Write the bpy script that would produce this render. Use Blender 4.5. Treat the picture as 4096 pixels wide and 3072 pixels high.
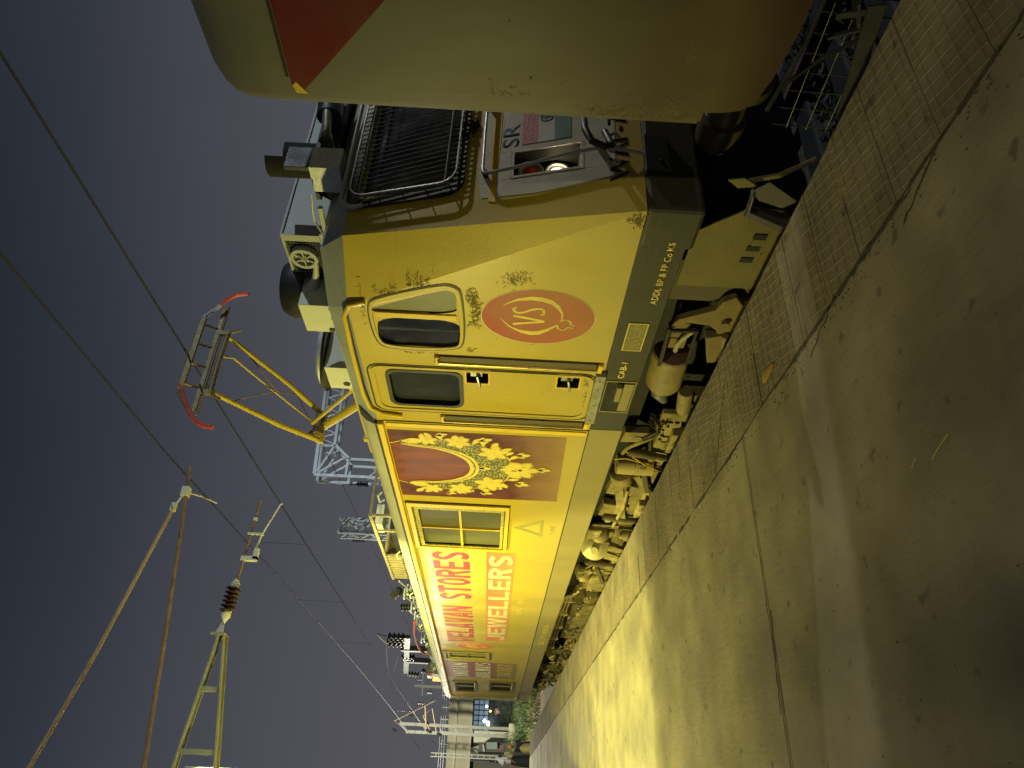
import bpy, bmesh, math, random
from mathutils import Vector, Matrix
random.seed(7)
R = math.radians
for o in list(bpy.data.objects): bpy.data.objects.remove(o)
SC = bpy.context.scene; COL = SC.collection

# ------------------------------------------------------------------ camera
EYE = 1.62
cam = bpy.data.cameras.new('camera'); co = bpy.data.objects.new('camera', cam); COL.objects.link(co)
cam.sensor_fit = 'HORIZONTAL'; cam.sensor_width = 36; cam.lens = 2840/4096*36
cam.clip_start = .05; cam.clip_end = 2000
th, pt, rl = R(31.982), R(-.400), .052
F = Vector((math.sin(th)*math.cos(pt), math.cos(th)*math.cos(pt), math.sin(pt)))
Rt = Vector((math.cos(th), -math.sin(th), 0)); U = Rt.cross(F)
R2 = Rt*math.cos(rl)+U*math.sin(rl); U2 = -Rt*math.sin(rl)+U*math.cos(rl)
mx = Matrix(((-U2.x, R2.x, -F.x, 0), (-U2.y, R2.y, -F.y, 0), (-U2.z, R2.z, -F.z, EYE), (0, 0, 0, 1)))
co.matrix_world = mx            # the phone was held upright, the file lies on its side
SC.camera = co

# ------------------------------------------------------------------ world: overcast night sky lit by the town
w = bpy.data.worlds.new('World'); SC.world = w; w.use_nodes = True
nt = w.node_tree; nt.nodes.clear()
out = nt.nodes.new('ShaderNodeOutputWorld'); bg = nt.nodes.new('ShaderNodeBackground')
tc = nt.nodes.new('ShaderNodeTexCoord'); sp = nt.nodes.new('ShaderNodeSeparateXYZ'); cr = nt.nodes.new('ShaderNodeValToRGB')
ns = nt.nodes.new('ShaderNodeTexNoise'); ns.inputs['Scale'].default_value = 2.2; ns.inputs['Detail'].default_value = 3
ad = nt.nodes.new('ShaderNodeMath'); ad.operation = 'MULTIPLY_ADD'; ad.inputs[1].default_value = .09
nt.links.new(tc.outputs['Generated'], sp.inputs[0]); nt.links.new(tc.outputs['Generated'], ns.inputs['Vector'])
nt.links.new(ns.outputs['Fac'], ad.inputs[0]); nt.links.new(sp.outputs['Z'], ad.inputs[2])
nt.links.new(ad.outputs[0], cr.inputs[0])
els = [(0, (.116, .114, .126)), (.14, (.108, .107, .121)), (.3, (.088, .090, .108)), (.44, (.062, .066, .084)), (.54, (.036, .042, .058)), (.64, (.021, .026, .034)), (1, (.014, .018, .026))]
cr.color_ramp.elements[0].position = 0; cr.color_ramp.elements[1].position = 1
for i, (p, c) in enumerate(els):
    e = cr.color_ramp.elements[0] if i == 0 else (cr.color_ramp.elements[-1] if i == len(els)-1 else cr.color_ramp.elements.new(p))
    e.color = (*c, 1)
nt.links.new(cr.outputs[0], bg.inputs[0]); bg.inputs[1].default_value = .84
nt.links.new(bg.outputs[0], out.inputs[0])
vs = SC.view_settings; vs.view_transform = 'Standard'; vs.look = 'None'; vs.exposure = 0; vs.gamma = 1
try: vs.use_curve_mapping = False
except Exception: pass

# ------------------------------------------------------------------ station lamps and added fill lights
def lamp(name, kind, loc, aim, watts, col, size=.15, ang=80, blend=.1):
    l = bpy.data.lights.new(name, kind); o = bpy.data.objects.new(name, l); COL.objects.link(o)
    l.energy = watts; l.color = col; l.shadow_soft_size = size
    o.location = loc; o.rotation_euler = (Vector(aim)-Vector(loc)).to_track_quat('-Z', 'Y').to_euler()
    if kind == 'SPOT': l.spot_size = R(ang); l.spot_blend = blend
    return o
YEL = (.98, .90, .24); WHT = (.80, .92, 1.0)
LA = lamp('platform_floodlight', 'SPOT', (.2, 11, 6.5), (.9, 13.9, 0), 3500, (.98, .93, .27), .22, 108, .15)
LB = lamp('platform_lamp', 'SPOT', (-3.4, 8.8, 2.8), (3.3, 8.9, .9), 2250, YEL, .15, 122, .9)
LC = lamp('rear_platform_lamp', 'SPOT', (-.6, -6, 5), (.6, 3.4, 0), 540, (1, .90, .52), .14, 40, .4)
LD = lamp('yard_floodlight_low', 'SPOT', (18, 1.15, 8.5), (4.1, 3.1, 1.1), 2500, (1, .97, .86), .12, 13, .3)
LE = lamp('yard_floodlight_high', 'SPOT', (30, -30, 20), (5, 8, 3.6), 26000, WHT, .3, 34, .5)
LG = lamp('portal_fill_light', 'SPOT', (19, -4, 11), (10, 22, 6), 4600, WHT, .3, 44, .5)  # unseen flood added to brighten the portal steel
LH = lamp('people_fill_light', 'POINT', (1.0, 30.5, 4.5), (0, 0, 0), 420, (1, .95, .75), .3)  # unseen lamp added to light the people from the front
LF = lamp('far_fill_light', 'POINT', (2, 46, 6.5), (0, 0, 0), 8500, (1, .95, .72), .3)  # unseen lamp added to brighten the bridge, pier and grass

# ------------------------------------------------------------------ materials
MATS = {}
def mat(name, col, rough=.6, metal=0, var=.12, vs_=3.0, bump=.0, bs=40., dirt_and_tint=None, streak=0, emit=None, es=1, spec=.5, coat=0, alpha=None):
    """col base; var brightness variation; dirt = list of (colour, z_low, z_high, noise_scale, strength) film that grows from z_high down to z_low;"""
    if name in MATS: return MATS[name]
    m = bpy.data.materials.new(name); m.use_nodes = True; t = m.node_tree; N = t.nodes; L = t.links
    b = N['Principled BSDF']; b.inputs['Roughness'].default_value = rough; b.inputs['Metallic'].default_value = metal
    b.inputs['Specular IOR Level'].default_value = spec; b.inputs['Coat Weight'].default_value = coat
    b.inputs['Coat Roughness'].default_value = .25
    if emit: b.inputs['Emission Color'].default_value = (*emit, 1); b.inputs['Emission Strength'].default_value = es
    g = N.new('ShaderNodeNewGeometry')
    n1 = N.new('ShaderNodeTexNoise'); n1.inputs['Scale'].default_value = vs_; n1.inputs['Detail'].default_value = 7; n1.inputs['Roughness'].default_value = .62
    mp = N.new('ShaderNodeMapping'); mp.inputs['Scale'].default_value = (1, 1, .18 if streak else 1)
    L.new(g.outputs['Position'], mp.inputs['Vector']); L.new(mp.outputs[0], n1.inputs['Vector'])
    mr = N.new('ShaderNodeMapRange'); mr.inputs[1].default_value = .25; mr.inputs[2].default_value = .75
    mr.inputs[3].default_value = 1-var; mr.inputs[4].default_value = 1+var
    L.new(n1.outputs['Fac'], mr.inputs[0])
    mul = N.new('ShaderNodeMix'); mul.data_type = 'RGBA'; mul.blend_type = 'MULTIPLY'; mul.inputs[0].default_value = 1
    mul.inputs[6].default_value = (*col, 1); L.new(mr.outputs[0], mul.inputs[7])
    cur = mul.outputs[2]
    if dirt_and_tint:
        sx = N.new('ShaderNodeSeparateXYZ'); L.new(g.outputs['Position'], sx.inputs[0])
        for (dc, z0, z1, sc, st) in dirt_and_tint:
            nz = N.new('ShaderNodeTexNoise'); nz.inputs['Scale'].default_value = sc; nz.inputs['Detail'].default_value = 8
            mp2 = N.new('ShaderNodeMapping'); mp2.inputs['Scale'].default_value = (1, 1, .35); L.new(g.outputs['Position'], mp2.inputs[0]); L.new(mp2.outputs[0], nz.inputs[0])
            a = N.new('ShaderNodeMapRange'); a.inputs[1].default_value = z1; a.inputs[2].default_value = z0; a.inputs[3].default_value = 0; a.inputs[4].default_value = 1
            L.new(sx.outputs['Z'], a.inputs[0])
            s = N.new('ShaderNodeMath'); s.operation = 'MULTIPLY_ADD'; s.inputs[1].default_value = .9; s.inputs[2].default_value = -.45
            L.new(nz.outputs['Fac'], s.inputs[0])
            s2 = N.new('ShaderNodeMath'); s2.operation = 'ADD'; L.new(a.outputs[0], s2.inputs[0]); L.new(s.outputs[0], s2.inputs[1])
            # only where the film has started
            s2b = N.new('ShaderNodeMath'); s2b.operation = 'MULTIPLY'; L.new(s2.outputs[0], s2b.inputs[0]); 
            ar = N.new('ShaderNodeMapRange'); ar.inputs[1].default_value = 0; ar.inputs[2].default_value = .3; L.new(a.outputs[0], ar.inputs[0]); L.new(ar.outputs[0], s2b.inputs[1])
            s3 = N.new('ShaderNodeMath'); s3.operation = 'MULTIPLY'; s3.use_clamp = True; s3.inputs[1].default_value = st; L.new(s2b.outputs[0], s3.inputs[0])
            mm = N.new('ShaderNodeMix'); mm.data_type = 'RGBA'; L.new(s3.outputs[0], mm.inputs[0]); L.new(cur, mm.inputs[6]); mm.inputs[7].default_value = (*dc, 1)
            cur = mm.outputs[2]
    L.new(cur, b.inputs['Base Color'])
    r2 = N.new('ShaderNodeMapRange'); r2.inputs[1].default_value = .3; r2.inputs[2].default_value = .7
    r2.inputs[3].default_value = max(.03, rough-.1); r2.inputs[4].default_value = min(1, rough+.12)
    L.new(n1.outputs['Fac'], r2.inputs[0]); L.new(r2.outputs[0], b.inputs['Roughness'])
    if bump:
        nb = N.new('ShaderNodeTexNoise'); nb.inputs['Scale'].default_value = bs; nb.inputs['Detail'].default_value = 6; L.new(g.outputs['Position'], nb.inputs['Vector'])
        bm_ = N.new('ShaderNodeBump'); bm_.inputs['Strength'].default_value = bump; bm_.inputs['Distance'].default_value = .01
        L.new(nb.outputs['Fac'], bm_.inputs['Height']); L.new(bm_.outputs[0], b.inputs['Normal'])
    if alpha is not None: b.inputs['Transmission Weight'].default_value = alpha
    MATS[name] = m; return m

DUST = (.42, .34, .12); DUST2 = (.30, .24, .10)
def body_paint():
    m = mat('yellow_body_paint', (.56, .415, .026), .36, 0, .09, 1.6, .12, 60, dirt_and_tint=[(DUST, .6, 1.55, 2.0, .75)], streak=1, coat=.25)
    # black grease smudges and chipped marks
    t = m.node_tree; N = t.nodes; L = t.links; b = N['Principled BSDF']
    src = b.inputs['Base Color'].links[0].from_socket
    g = N.new('ShaderNodeNewGeometry')
    n1 = N.new('ShaderNodeTexNoise'); n1.inputs['Scale'].default_value = 26; n1.inputs['Detail'].default_value = 9; n1.inputs['Roughness'].default_value = .7; L.new(g.outputs['Position'], n1.inputs['Vector'])
    n2 = N.new('ShaderNodeTexNoise'); n2.inputs['Scale'].default_value = 2.1; n2.inputs['Detail'].default_value = 4; L.new(g.outputs['Position'], n2.inputs['Vector'])
    a = N.new('ShaderNodeMapRange'); a.inputs[1].default_value = .60; a.inputs[2].default_value = .70; L.new(n1.outputs['Fac'], a.inputs[0])
    c = N.new('ShaderNodeMapRange'); c.inputs[1].default_value = .52; c.inputs[2].default_value = .68; L.new(n2.outputs['Fac'], c.inputs[0])
    d = N.new('ShaderNodeMath'); d.operation = 'MULTIPLY'; L.new(a.outputs[0], d.inputs[0]); L.new(c.outputs[0], d.inputs[1])
    e = N.new('ShaderNodeMath'); e.operation = 'MULTIPLY'; e.inputs[1].default_value = .55; L.new(d.outputs[0], e.inputs[0])
    mm = N.new('ShaderNodeMix'); mm.data_type = 'RGBA'; mm.inputs[7].default_value = (.05, .04, .015, 1)
    L.new(e.outputs[0], mm.inputs[0]); L.new(src, mm.inputs[6]); L.new(mm.outputs[2], b.inputs['Base Color'])
    return m
M_BODY = body_paint()
M_TRIM = mat('yellow_trim', (.80, .55, .02), .4, 0, .08, 4, .1, 50)
M_ROOF = mat('roof_grey', (.40, .42, .40), .55, 0, .14, 3, .15, 40)
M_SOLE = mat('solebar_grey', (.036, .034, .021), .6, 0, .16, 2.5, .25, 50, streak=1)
M_SOLED = mat('solebar_dusty_lit', (.27, .22, .085), .6, 0, .12, 2, .2, 50, streak=1)  # paler than the front length: dust plus stronger light put into the colour
M_DUST = mat('dusty_undergear', (.27, .215, .085), .85, 0, .5, 7, .4, 60)
M_UGD = mat('shaded_undergear', (.12, .095, .045), .6, .1, .4, 9, .3, 60)  # dampers and levers coloured dark to imitate the black shade underneath
M_DARK = mat('dark_recess', (.012, .012, .010), .8, 0, .2, 6)
M_BLACK = mat('black_rubber', (.02, .02, .02), .5, 0, .2, 8, .2, 60)
M_GLASS = mat('dark_glass', (.030, .034, .028), .12, 0, .3, 3, spec=.7)
M_GLASSO = mat('dusty_glass', (.13, .125, .06), .35, 0, .12, 2.5, .05, 30, streak=1)
M_STEEL = mat('steel', (.42, .42, .40), .38, .8, .2, 10, .15, 80)
M_GALV = mat('galvanised_steel', (.50, .53, .55), .5, .25, .18, 5, .1, 60)
M_CREAM = mat('cream_box_paint', (.66, .66, .52), .55, 0, .08, 5, .12, 50)
M_AC = mat('weathered_ac_casing', (.40, .41, .38), .6, .1, .28, 9, .3, 50)
M_RED = mat('red_vinyl', (.42, .045, .022), .5, 0, .12, 5, .06, 50, dirt_and_tint=[(DUST, .7, 2.0, 3, .38)])
M_ORANGE = mat('orange_vinyl', (.70, .16, .05), .45, 0, .14, 4, .05, 50, dirt_and_tint=[(DUST, 1.1, 1.9, 3, .85)])
M_MAROON = mat('maroon_poster', (.125, .027, .017), .45, 0, .45, 4.5, .12, 30, dirt_and_tint=[((.33, .20, .07), .95, 1.6, 2.4, .9)], streak=0)
M_GOLD = mat('gold_print', (.78, .60, .08), .45, 0, .16, 14, .1, 50, dirt_and_tint=[(DUST, .9, 1.5, 3, .6)])
M_GOLDD = mat('gold_print_outline', (.30, .22, .03), .5, 0, .2, 20)
def necklace():
    m = mat('necklace_band', (.18, .18, .05), .5, 0, .1, 20)
    t = m.node_tree; N = t.nodes; L = t.links; b = N['Principled BSDF']
    v = N.new('ShaderNodeTexVoronoi'); v.inputs['Scale'].default_value = 42; g = N.new('ShaderNodeNewGeometry'); L.new(g.outputs['Position'], v.inputs['Vector'])
    r = N.new('ShaderNodeValToRGB'); r.color_ramp.elements[0].position = .30; r.color_ramp.elements[0].color = (.74, .62, .12, 1)
    r.color_ramp.elements[1].position = .42; r.color_ramp.elements[1].color = (.10, .11, .03, 1)
    L.new(v.outputs['Distance'], r.inputs[0]); L.new(r.outputs[0], b.inputs['Base Color']); return m
M_NECK = necklace()
M_CREAML = mat('cream_letters', (.70, .62, .36), .5, 0, .12, 8, .05, 50, dirt_and_tint=[(DUST, 1.1, 1.8, 3, .6)])
M_WHITEL = mat('white_letters', (.72, .70, .66), .5, 0, .08, 8)
M_FADED = mat('faded_letters', (.50, .38, .08), .5, 0, .2, 10)
M_YLET = mat('yellow_stencil', (.80, .62, .16), .5, 0, .18, 20)
M_BLUEL = mat('blue_letters', (.10, .17, .30), .9, 0, .2, 20)
M_BLKL = mat('black_letters', (.015, .015, .015), .9, 0, .2, 20)
M_COACH = mat('coach_paint', (.185, .175, .13), .5, 0, .16, 1.3, .05, 120, dirt_and_tint=[((.060, .034, .010), .70, 2.5, 1.3, .95), ((.15, .12, .05), .62, .95, 9., .5), ((.048, .022, .012), .35, .70, 1.2, 1)], streak=1, spec=.35)  # coach side turns browner towards the bottom
M_COACHR = mat('coach_red_triangle', (.15, .007, .004), .6, 0, .1, 3, .05, 90, spec=.3)
M_PANTO = mat('pantograph_yellow', (.58, .42, .04), .5, 0, .12, 8, .1, 60)
M_PANTOH = mat('pantograph_head', (.22, .17, .08), .55, .3, .35, 14, .2, 60)
M_HORNR = mat('red_horn_tip', (.62, .08, .06), .5, 0, .12, 14)
M_RUST = mat('rusty_tube', (.27, .17, .09), .8, 0, .45, 9, .3, 60)
M_RUSTY = mat('rusty_yellow_tube', (.44, .32, .17), .75, 0, .3, 5, .2, 60)
M_LATT = mat('cantilever_bracket_paint', (.33, .33, .21), .65, 0, .2, 6, .2, 60)
M_INS = mat('brown_glazed_porcelain', (.05, .022, .016), .15, 0, .2, 10, spec=.8)
M_INSK = mat('black_insulator', (.018, .018, .02), .4, 0, .2, 10)
M_WIRE = mat('overhead_wire', (.03, .03, .032), .6, .3, .1, 10)
M_FST = mat('far_steel', (.22, .23, .20), .6, .1, .15, 6)
M_CONC = mat('bridge_concrete', (.40, .38, .27), .9, 0, .22, .8, .3, 12, streak=1)
M_BRICK = mat('platform_wall', (.20, .17, .12), .95, 0, .3, 4, .5, 20)
M_BALL = mat('ballast_stone', (.11, .09, .065), .95, 0, .4, 30, .3, 60)
M_SLEEP = mat('sleeper_concrete', (.33, .29, .20), .9, 0, .2, 8, .3, 40)
M_RAIL = mat('rail_steel', (.22, .14, .09), .5, .6, .2, 8)
M_SOIL = mat('dark_soil', (.06, .055, .035), 1, 0, .3, 1.2, .5, 6)
M_GRASS = mat('grass_blades', (.11, .14, .03), .8, 0, .4, 1.5)
M_LEAF = mat('shrub_leaves', (.06, .10, .03), .8, 0, .4, 2)
M_SKIN = mat('skin', (.30, .15, .08), .6, 0, .1, 10)
M_HAIR = mat('black_hair', (.015, .012, .01), .5, 0, .2, 30)

def paving(name, base, tile):
    m = mat(name, base, .82, 0, .2, 1.1, .0)
    t = m.node_tree; N = t.nodes; L = t.links; b = N['Principled BSDF']
    src = b.inputs['Base Color'].links[0].from_socket
    g = N.new('ShaderNodeNewGeometry')
    fine = N.new('ShaderNodeTexNoise'); fine.inputs['Scale'].default_value = 160; fine.inputs['Detail'].default_value = 5; L.new(g.outputs['Position'], fine.inputs['Vector'])
    mp = N.new('ShaderNodeMapping'); mp.inputs['Scale'].default_value = (14, 3.2, 1); mp.inputs['Rotation'].default_value = (0, 0, .25); L.new(g.outputs['Position'], mp.inputs[0])
    br = N.new('ShaderNodeTexNoise'); br.inputs['Scale'].default_value = 2.2; br.inputs['Detail'].default_value = 7; br.inputs['Roughness'].default_value = .7; L.new(mp.outputs[0], br.inputs['Vector'])
    big = N.new('ShaderNodeTexNoise'); big.inputs['Scale'].default_value = 1.7; big.inputs['Detail'].default_value = 6; L.new(g.outputs['Position'], big.inputs['Vector'])
    spots = N.new('ShaderNodeTexNoise'); spots.inputs['Scale'].default_value = 7; spots.inputs['Detail'].default_value = 2; L.new(g.outputs['Position'], spots.inputs['Vector'])
    sr = N.new('ShaderNodeMapRange'); sr.inputs[1].default_value = .655; sr.inputs[2].default_value = .72; sr.inputs[3].default_value = 1; sr.inputs[4].default_value = .55; L.new(spots.outputs['Fac'], sr.inputs[0])
    bl = N.new('ShaderNodeMapRange'); bl.inputs[1].default_value = .35; bl.inputs[2].default_value = .68; bl.inputs[3].default_value = .66; bl.inputs[4].default_value = 1.16; L.new(big.outputs['Fac'], bl.inputs[0])
    f2 = N.new('ShaderNodeMapRange'); f2.inputs[1].default_value = .3; f2.inputs[2].default_value = .7; f2.inputs[3].default_value = .82; f2.inputs[4].default_value = 1.18; L.new(fine.outputs['Fac'], f2.inputs[0])
    p1 = N.new('ShaderNodeMath'); p1.operation = 'MULTIPLY'; L.new(sr.outputs[0], p1.inputs[0]); L.new(bl.outputs[0], p1.inputs[1])
    p2 = N.new('ShaderNodeMath'); p2.operation = 'MULTIPLY'; L.new(p1.outputs[0], p2.inputs[0]); L.new(f2.outputs[0], p2.inputs[1])
    mu = N.new('ShaderNodeMix'); mu.data_type = 'RGBA'; mu.blend_type = 'MULTIPLY'; mu.inputs[0].default_value = 1; L.new(src, mu.inputs[6]); L.new(p2.outputs[0], mu.inputs[7])
    L.new(mu.outputs[2], b.inputs['Base Color'])
    h = N.new('ShaderNodeMath'); h.operation = 'MULTIPLY_ADD'; h.inputs[1].default_value = .35 if not tile else .5; L.new(fine.outputs['Fac'], h.inputs[0])
    h0 = N.new('ShaderNodeMath'); h0.operation = 'MULTIPLY'; h0.inputs[1].default_value = 1.2; L.new(br.outputs['Fac'], h0.inputs[0]); L.new(h0.outputs[0], h.inputs[2])
    bm_ = N.new('ShaderNodeBump'); bm_.inputs['Strength'].default_value = .55; bm_.inputs['Distance'].default_value = .008
    L.new(h.outputs[0], bm_.inputs['Height']); L.new(bm_.outputs[0], b.inputs['Normal'])
    return m
M_SLAB = paving('platform_concrete', (.30, .265, .175), False)
M_TILE = paving('platform_edge_tile', (.245, .205, .135), True)
M_JOINT = mat('joint_filler', (.06, .05, .03), .95, 0, .3, 20, .4, 60)

# ------------------------------------------------------------------ mesh helpers
class MB:
    def __init__(s): s.v = []; s.f = []
    def add(s, vs_, fs):
        n = len(s.v); s.v += [tuple(p) for p in vs_]; s.f += [tuple(i+n for i in f) for f in fs]; return s
    def box(s, x0, x1, y0, y1, z0, z1):
        return s.add([(x0, y0, z0), (x1, y0, z0), (x1, y1, z0), (x0, y1, z0), (x0, y0, z1), (x1, y0, z1), (x1, y1, z1), (x0, y1, z1)],
                     [(0, 3, 2, 1), (4, 5, 6, 7), (0, 1, 5, 4), (1, 2, 6, 5), (2, 3, 7, 6), (3, 0, 4, 7)])
    def bar(s, a, b, wd, ht, up=(0, 0, 1)):
        a = Vector(a); b = Vector(b); d = (b-a).normalized(); up = Vector(up)
        if abs(d.dot(up)) > .97: up = Vector((1, 0, 0))
        x = d.cross(up).normalized()*wd/2; y = x.cross(d).normalized()*ht/2
        return s.add([a-x-y, a+x-y, a+x+y, a-x+y, b-x-y, b+x-y, b+x+y, b-x+y], [(0, 3, 2, 1), (4, 5, 6, 7), (0, 1, 5, 4), (1, 2, 6, 5), (2, 3, 7, 6), (3, 0, 4, 7)])
    def tube(s, pts, r, n=8, cap=True):
        pts = [Vector(p) for p in pts]; rs = r if isinstance(r, (list, tuple)) else [r]*len(pts)
        base = len(s.v); prev = None
        for i, p in enumerate(pts):
            d = ((pts[min(i+1, len(pts)-1)]-pts[max(i-1, 0)])).normalized()
            if prev is None: u = d.orthogonal().normalized()
            else: u = (prev-d*prev.dot(d)).normalized()
            prev = u; v = d.cross(u)
            for k in range(n):
                a = 2*math.pi*k/n; s.v.append(tuple(p+(u*math.cos(a)+v*math.sin(a))*rs[i]))
        for i in range(len(pts)-1):
            for k in range(n):
                a = base+i*n+k; b = base+i*n+(k+1) % n; s.f.append((a, b, b+n, a+n))
        if cap: s.f.append(tuple(base+k for k in reversed(range(n)))); e = base+(len(pts)-1)*n; s.f.append(tuple(e+k for k in range(n)))
        return s
    def cyl(s, a, b, r, r2=None, n=16): return s.tube([a, b], [r, r if r2 is None else r2], n)
    def lathe(s, a, d, prof, n=16):
        a = Vector(a); d = Vector(d).normalized(); u = d.orthogonal().normalized(); v = d.cross(u); base = len(s.v)
        for t, r in prof:
            for k in range(n): g_ = 2*math.pi*k/n; s.v.append(tuple(a+d*t+(u*math.cos(g_)+v*math.sin(g_))*max(r, .0005)))
        for i in range(len(prof)-1):
            for k in range(n): p = base+i*n+k; q_ = base+i*n+(k+1) % n; s.f.append((p, q_, q_+n, p+n))
        s.f.append(tuple(base+k for k in reversed(range(n)))); e = base+(len(prof)-1)*n; s.f.append(tuple(e+k for k in range(n)))
        return s
    def prism(s, pts, n_, off):
        """planar polygon (3d points) pushed along vector n_*off both closed"""
        n_ = Vector(n_)*off; k = len(pts); P = [Vector(p) for p in pts]
        return s.add(P+[p+n_ for p in P], [tuple(range(k)), tuple(reversed(range(k, 2*k)))]+[(i, i+k, (i+1) % k+k, (i+1) % k) for i in range(k)])
    def build(s, name, m, parent=None, smooth=False, bevel=0, kind=None, label=None):
        me = bpy.data.meshes.new(name); me.from_pydata(s.v, [], s.f); me.validate()
        bm = bmesh.new(); bm.from_mesh(me); bmesh.ops.recalc_face_normals(bm, faces=bm.faces); bm.to_mesh(me); bm.free()
        ms = m if isinstance(m, list) else [m]
        for q in ms: me.materials.append(q)
        o = bpy.data.objects.new(name, me); COL.objects.link(o)
        if smooth:
            for p in me.polygons: p.use_smooth = True
            try: me.set_sharp_from_angle(angle=R(40))
            except Exception: pass
        if bevel:
            b = o.modifiers.new('bevel', 'BEVEL'); b.width = bevel; b.segments = 2; b.limit_method = 'ANGLE'; b.angle_limit = R(40)
        if parent is not None: o.parent = parent; o.matrix_parent_inverse = parent.matrix_world.inverted()
        if kind: o['kind'] = kind
        if label: o['label'] = label
        return o
def thing(name, label, cat, loc=(0, 0, 0), group=None):
    o = bpy.data.objects.new(name, None); COL.objects.link(o); o.location = loc; o.empty_display_size = .2
    o['label'] = label; o['category'] = cat
    if group: o['group'] = group
    bpy.context.view_layer.update(); return o
def tag(o, label, cat, group=None):
    o['label'] = label; o['category'] = cat
    if group: o['group'] = group
    return o
def inst(src, name, loc, parent=None, rot=None):
    o = src.copy(); o.name = name; COL.objects.link(o); o.location = loc
    if rot: o.rotation_euler = rot
    if parent is not None: o.parent = parent
    return o
def side_poly(pts, x, t=.004):
    """flat print on the flank: pts are (y,z); stands t proud of plane x"""
    return [(x, y, z) for y, z in pts], (-1, 0, 0), t
def textmesh(name, body, m, parent, o0, uvec, vvec, w_, h_, t=.004, bold=.02, shear=0, label=None, sub=None):
    """letters laid on a plane: o0 lower-left corner, uvec reading direction, vvec up, stretched to w_ x h_"""
    c = bpy.data.curves.new(name, 'FONT'); c.body = body; c.offset = bold; c.extrude = 0; c.resolution_u = 3; c.shear = shear
    to = bpy.data.objects.new('tmp_text', c); COL.objects.link(to)
    dg = bpy.context.evaluated_depsgraph_get(); me = bpy.data.meshes.new_from_object(to.evaluated_get(dg)); bpy.data.objects.remove(to)
    xs = [v.co.x for v in me.vertices]; ys = [v.co.y for v in me.vertices]
    x0, x1, y0, y1 = min(xs), max(xs), min(ys), max(ys)
    u = Vector(uvec).normalized(); v_ = Vector(vvec).normalized(); n = u.cross(v_); o0 = Vector(o0)
    for v in me.vertices:
        a = (v.co.x-x0)/(x1-x0)*w_; b = (v.co.y-y0)/(y1-y0)*h_; v.co = o0+u*a+v_*b+n*t
    bm = bmesh.new(); bm.from_mesh(me)
    bmesh.ops.remove_doubles(bm, verts=bm.verts, dist=.0002)
    ex = bmesh.ops.extrude_face_region(bm, geom=list(bm.faces))
    for e in ex['geom']:
        if isinstance(e, bmesh.types.BMVert): e.co -= n*(t*.9)
    bmesh.ops.recalc_face_normals(bm, faces=bm.faces); bm.to_mesh(me); bm.free()
    me.materials.clear(); me.materials.append(m)
    o = bpy.data.objects.new(name, me); COL.objects.link(o); o.parent = parent; o.matrix_parent_inverse = parent.matrix_world.inverted()
    if label: o['label'] = label
    return o
def side_text(name, body, m, parent, y_left, y_right, z0, z1, x=3.297, **k):
    return textmesh(name, body, m, parent, (x, y_left, z0), (0, -1, 0), (0, 0, 1), abs(y_left-y_right), z1-z0, **k)
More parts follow.
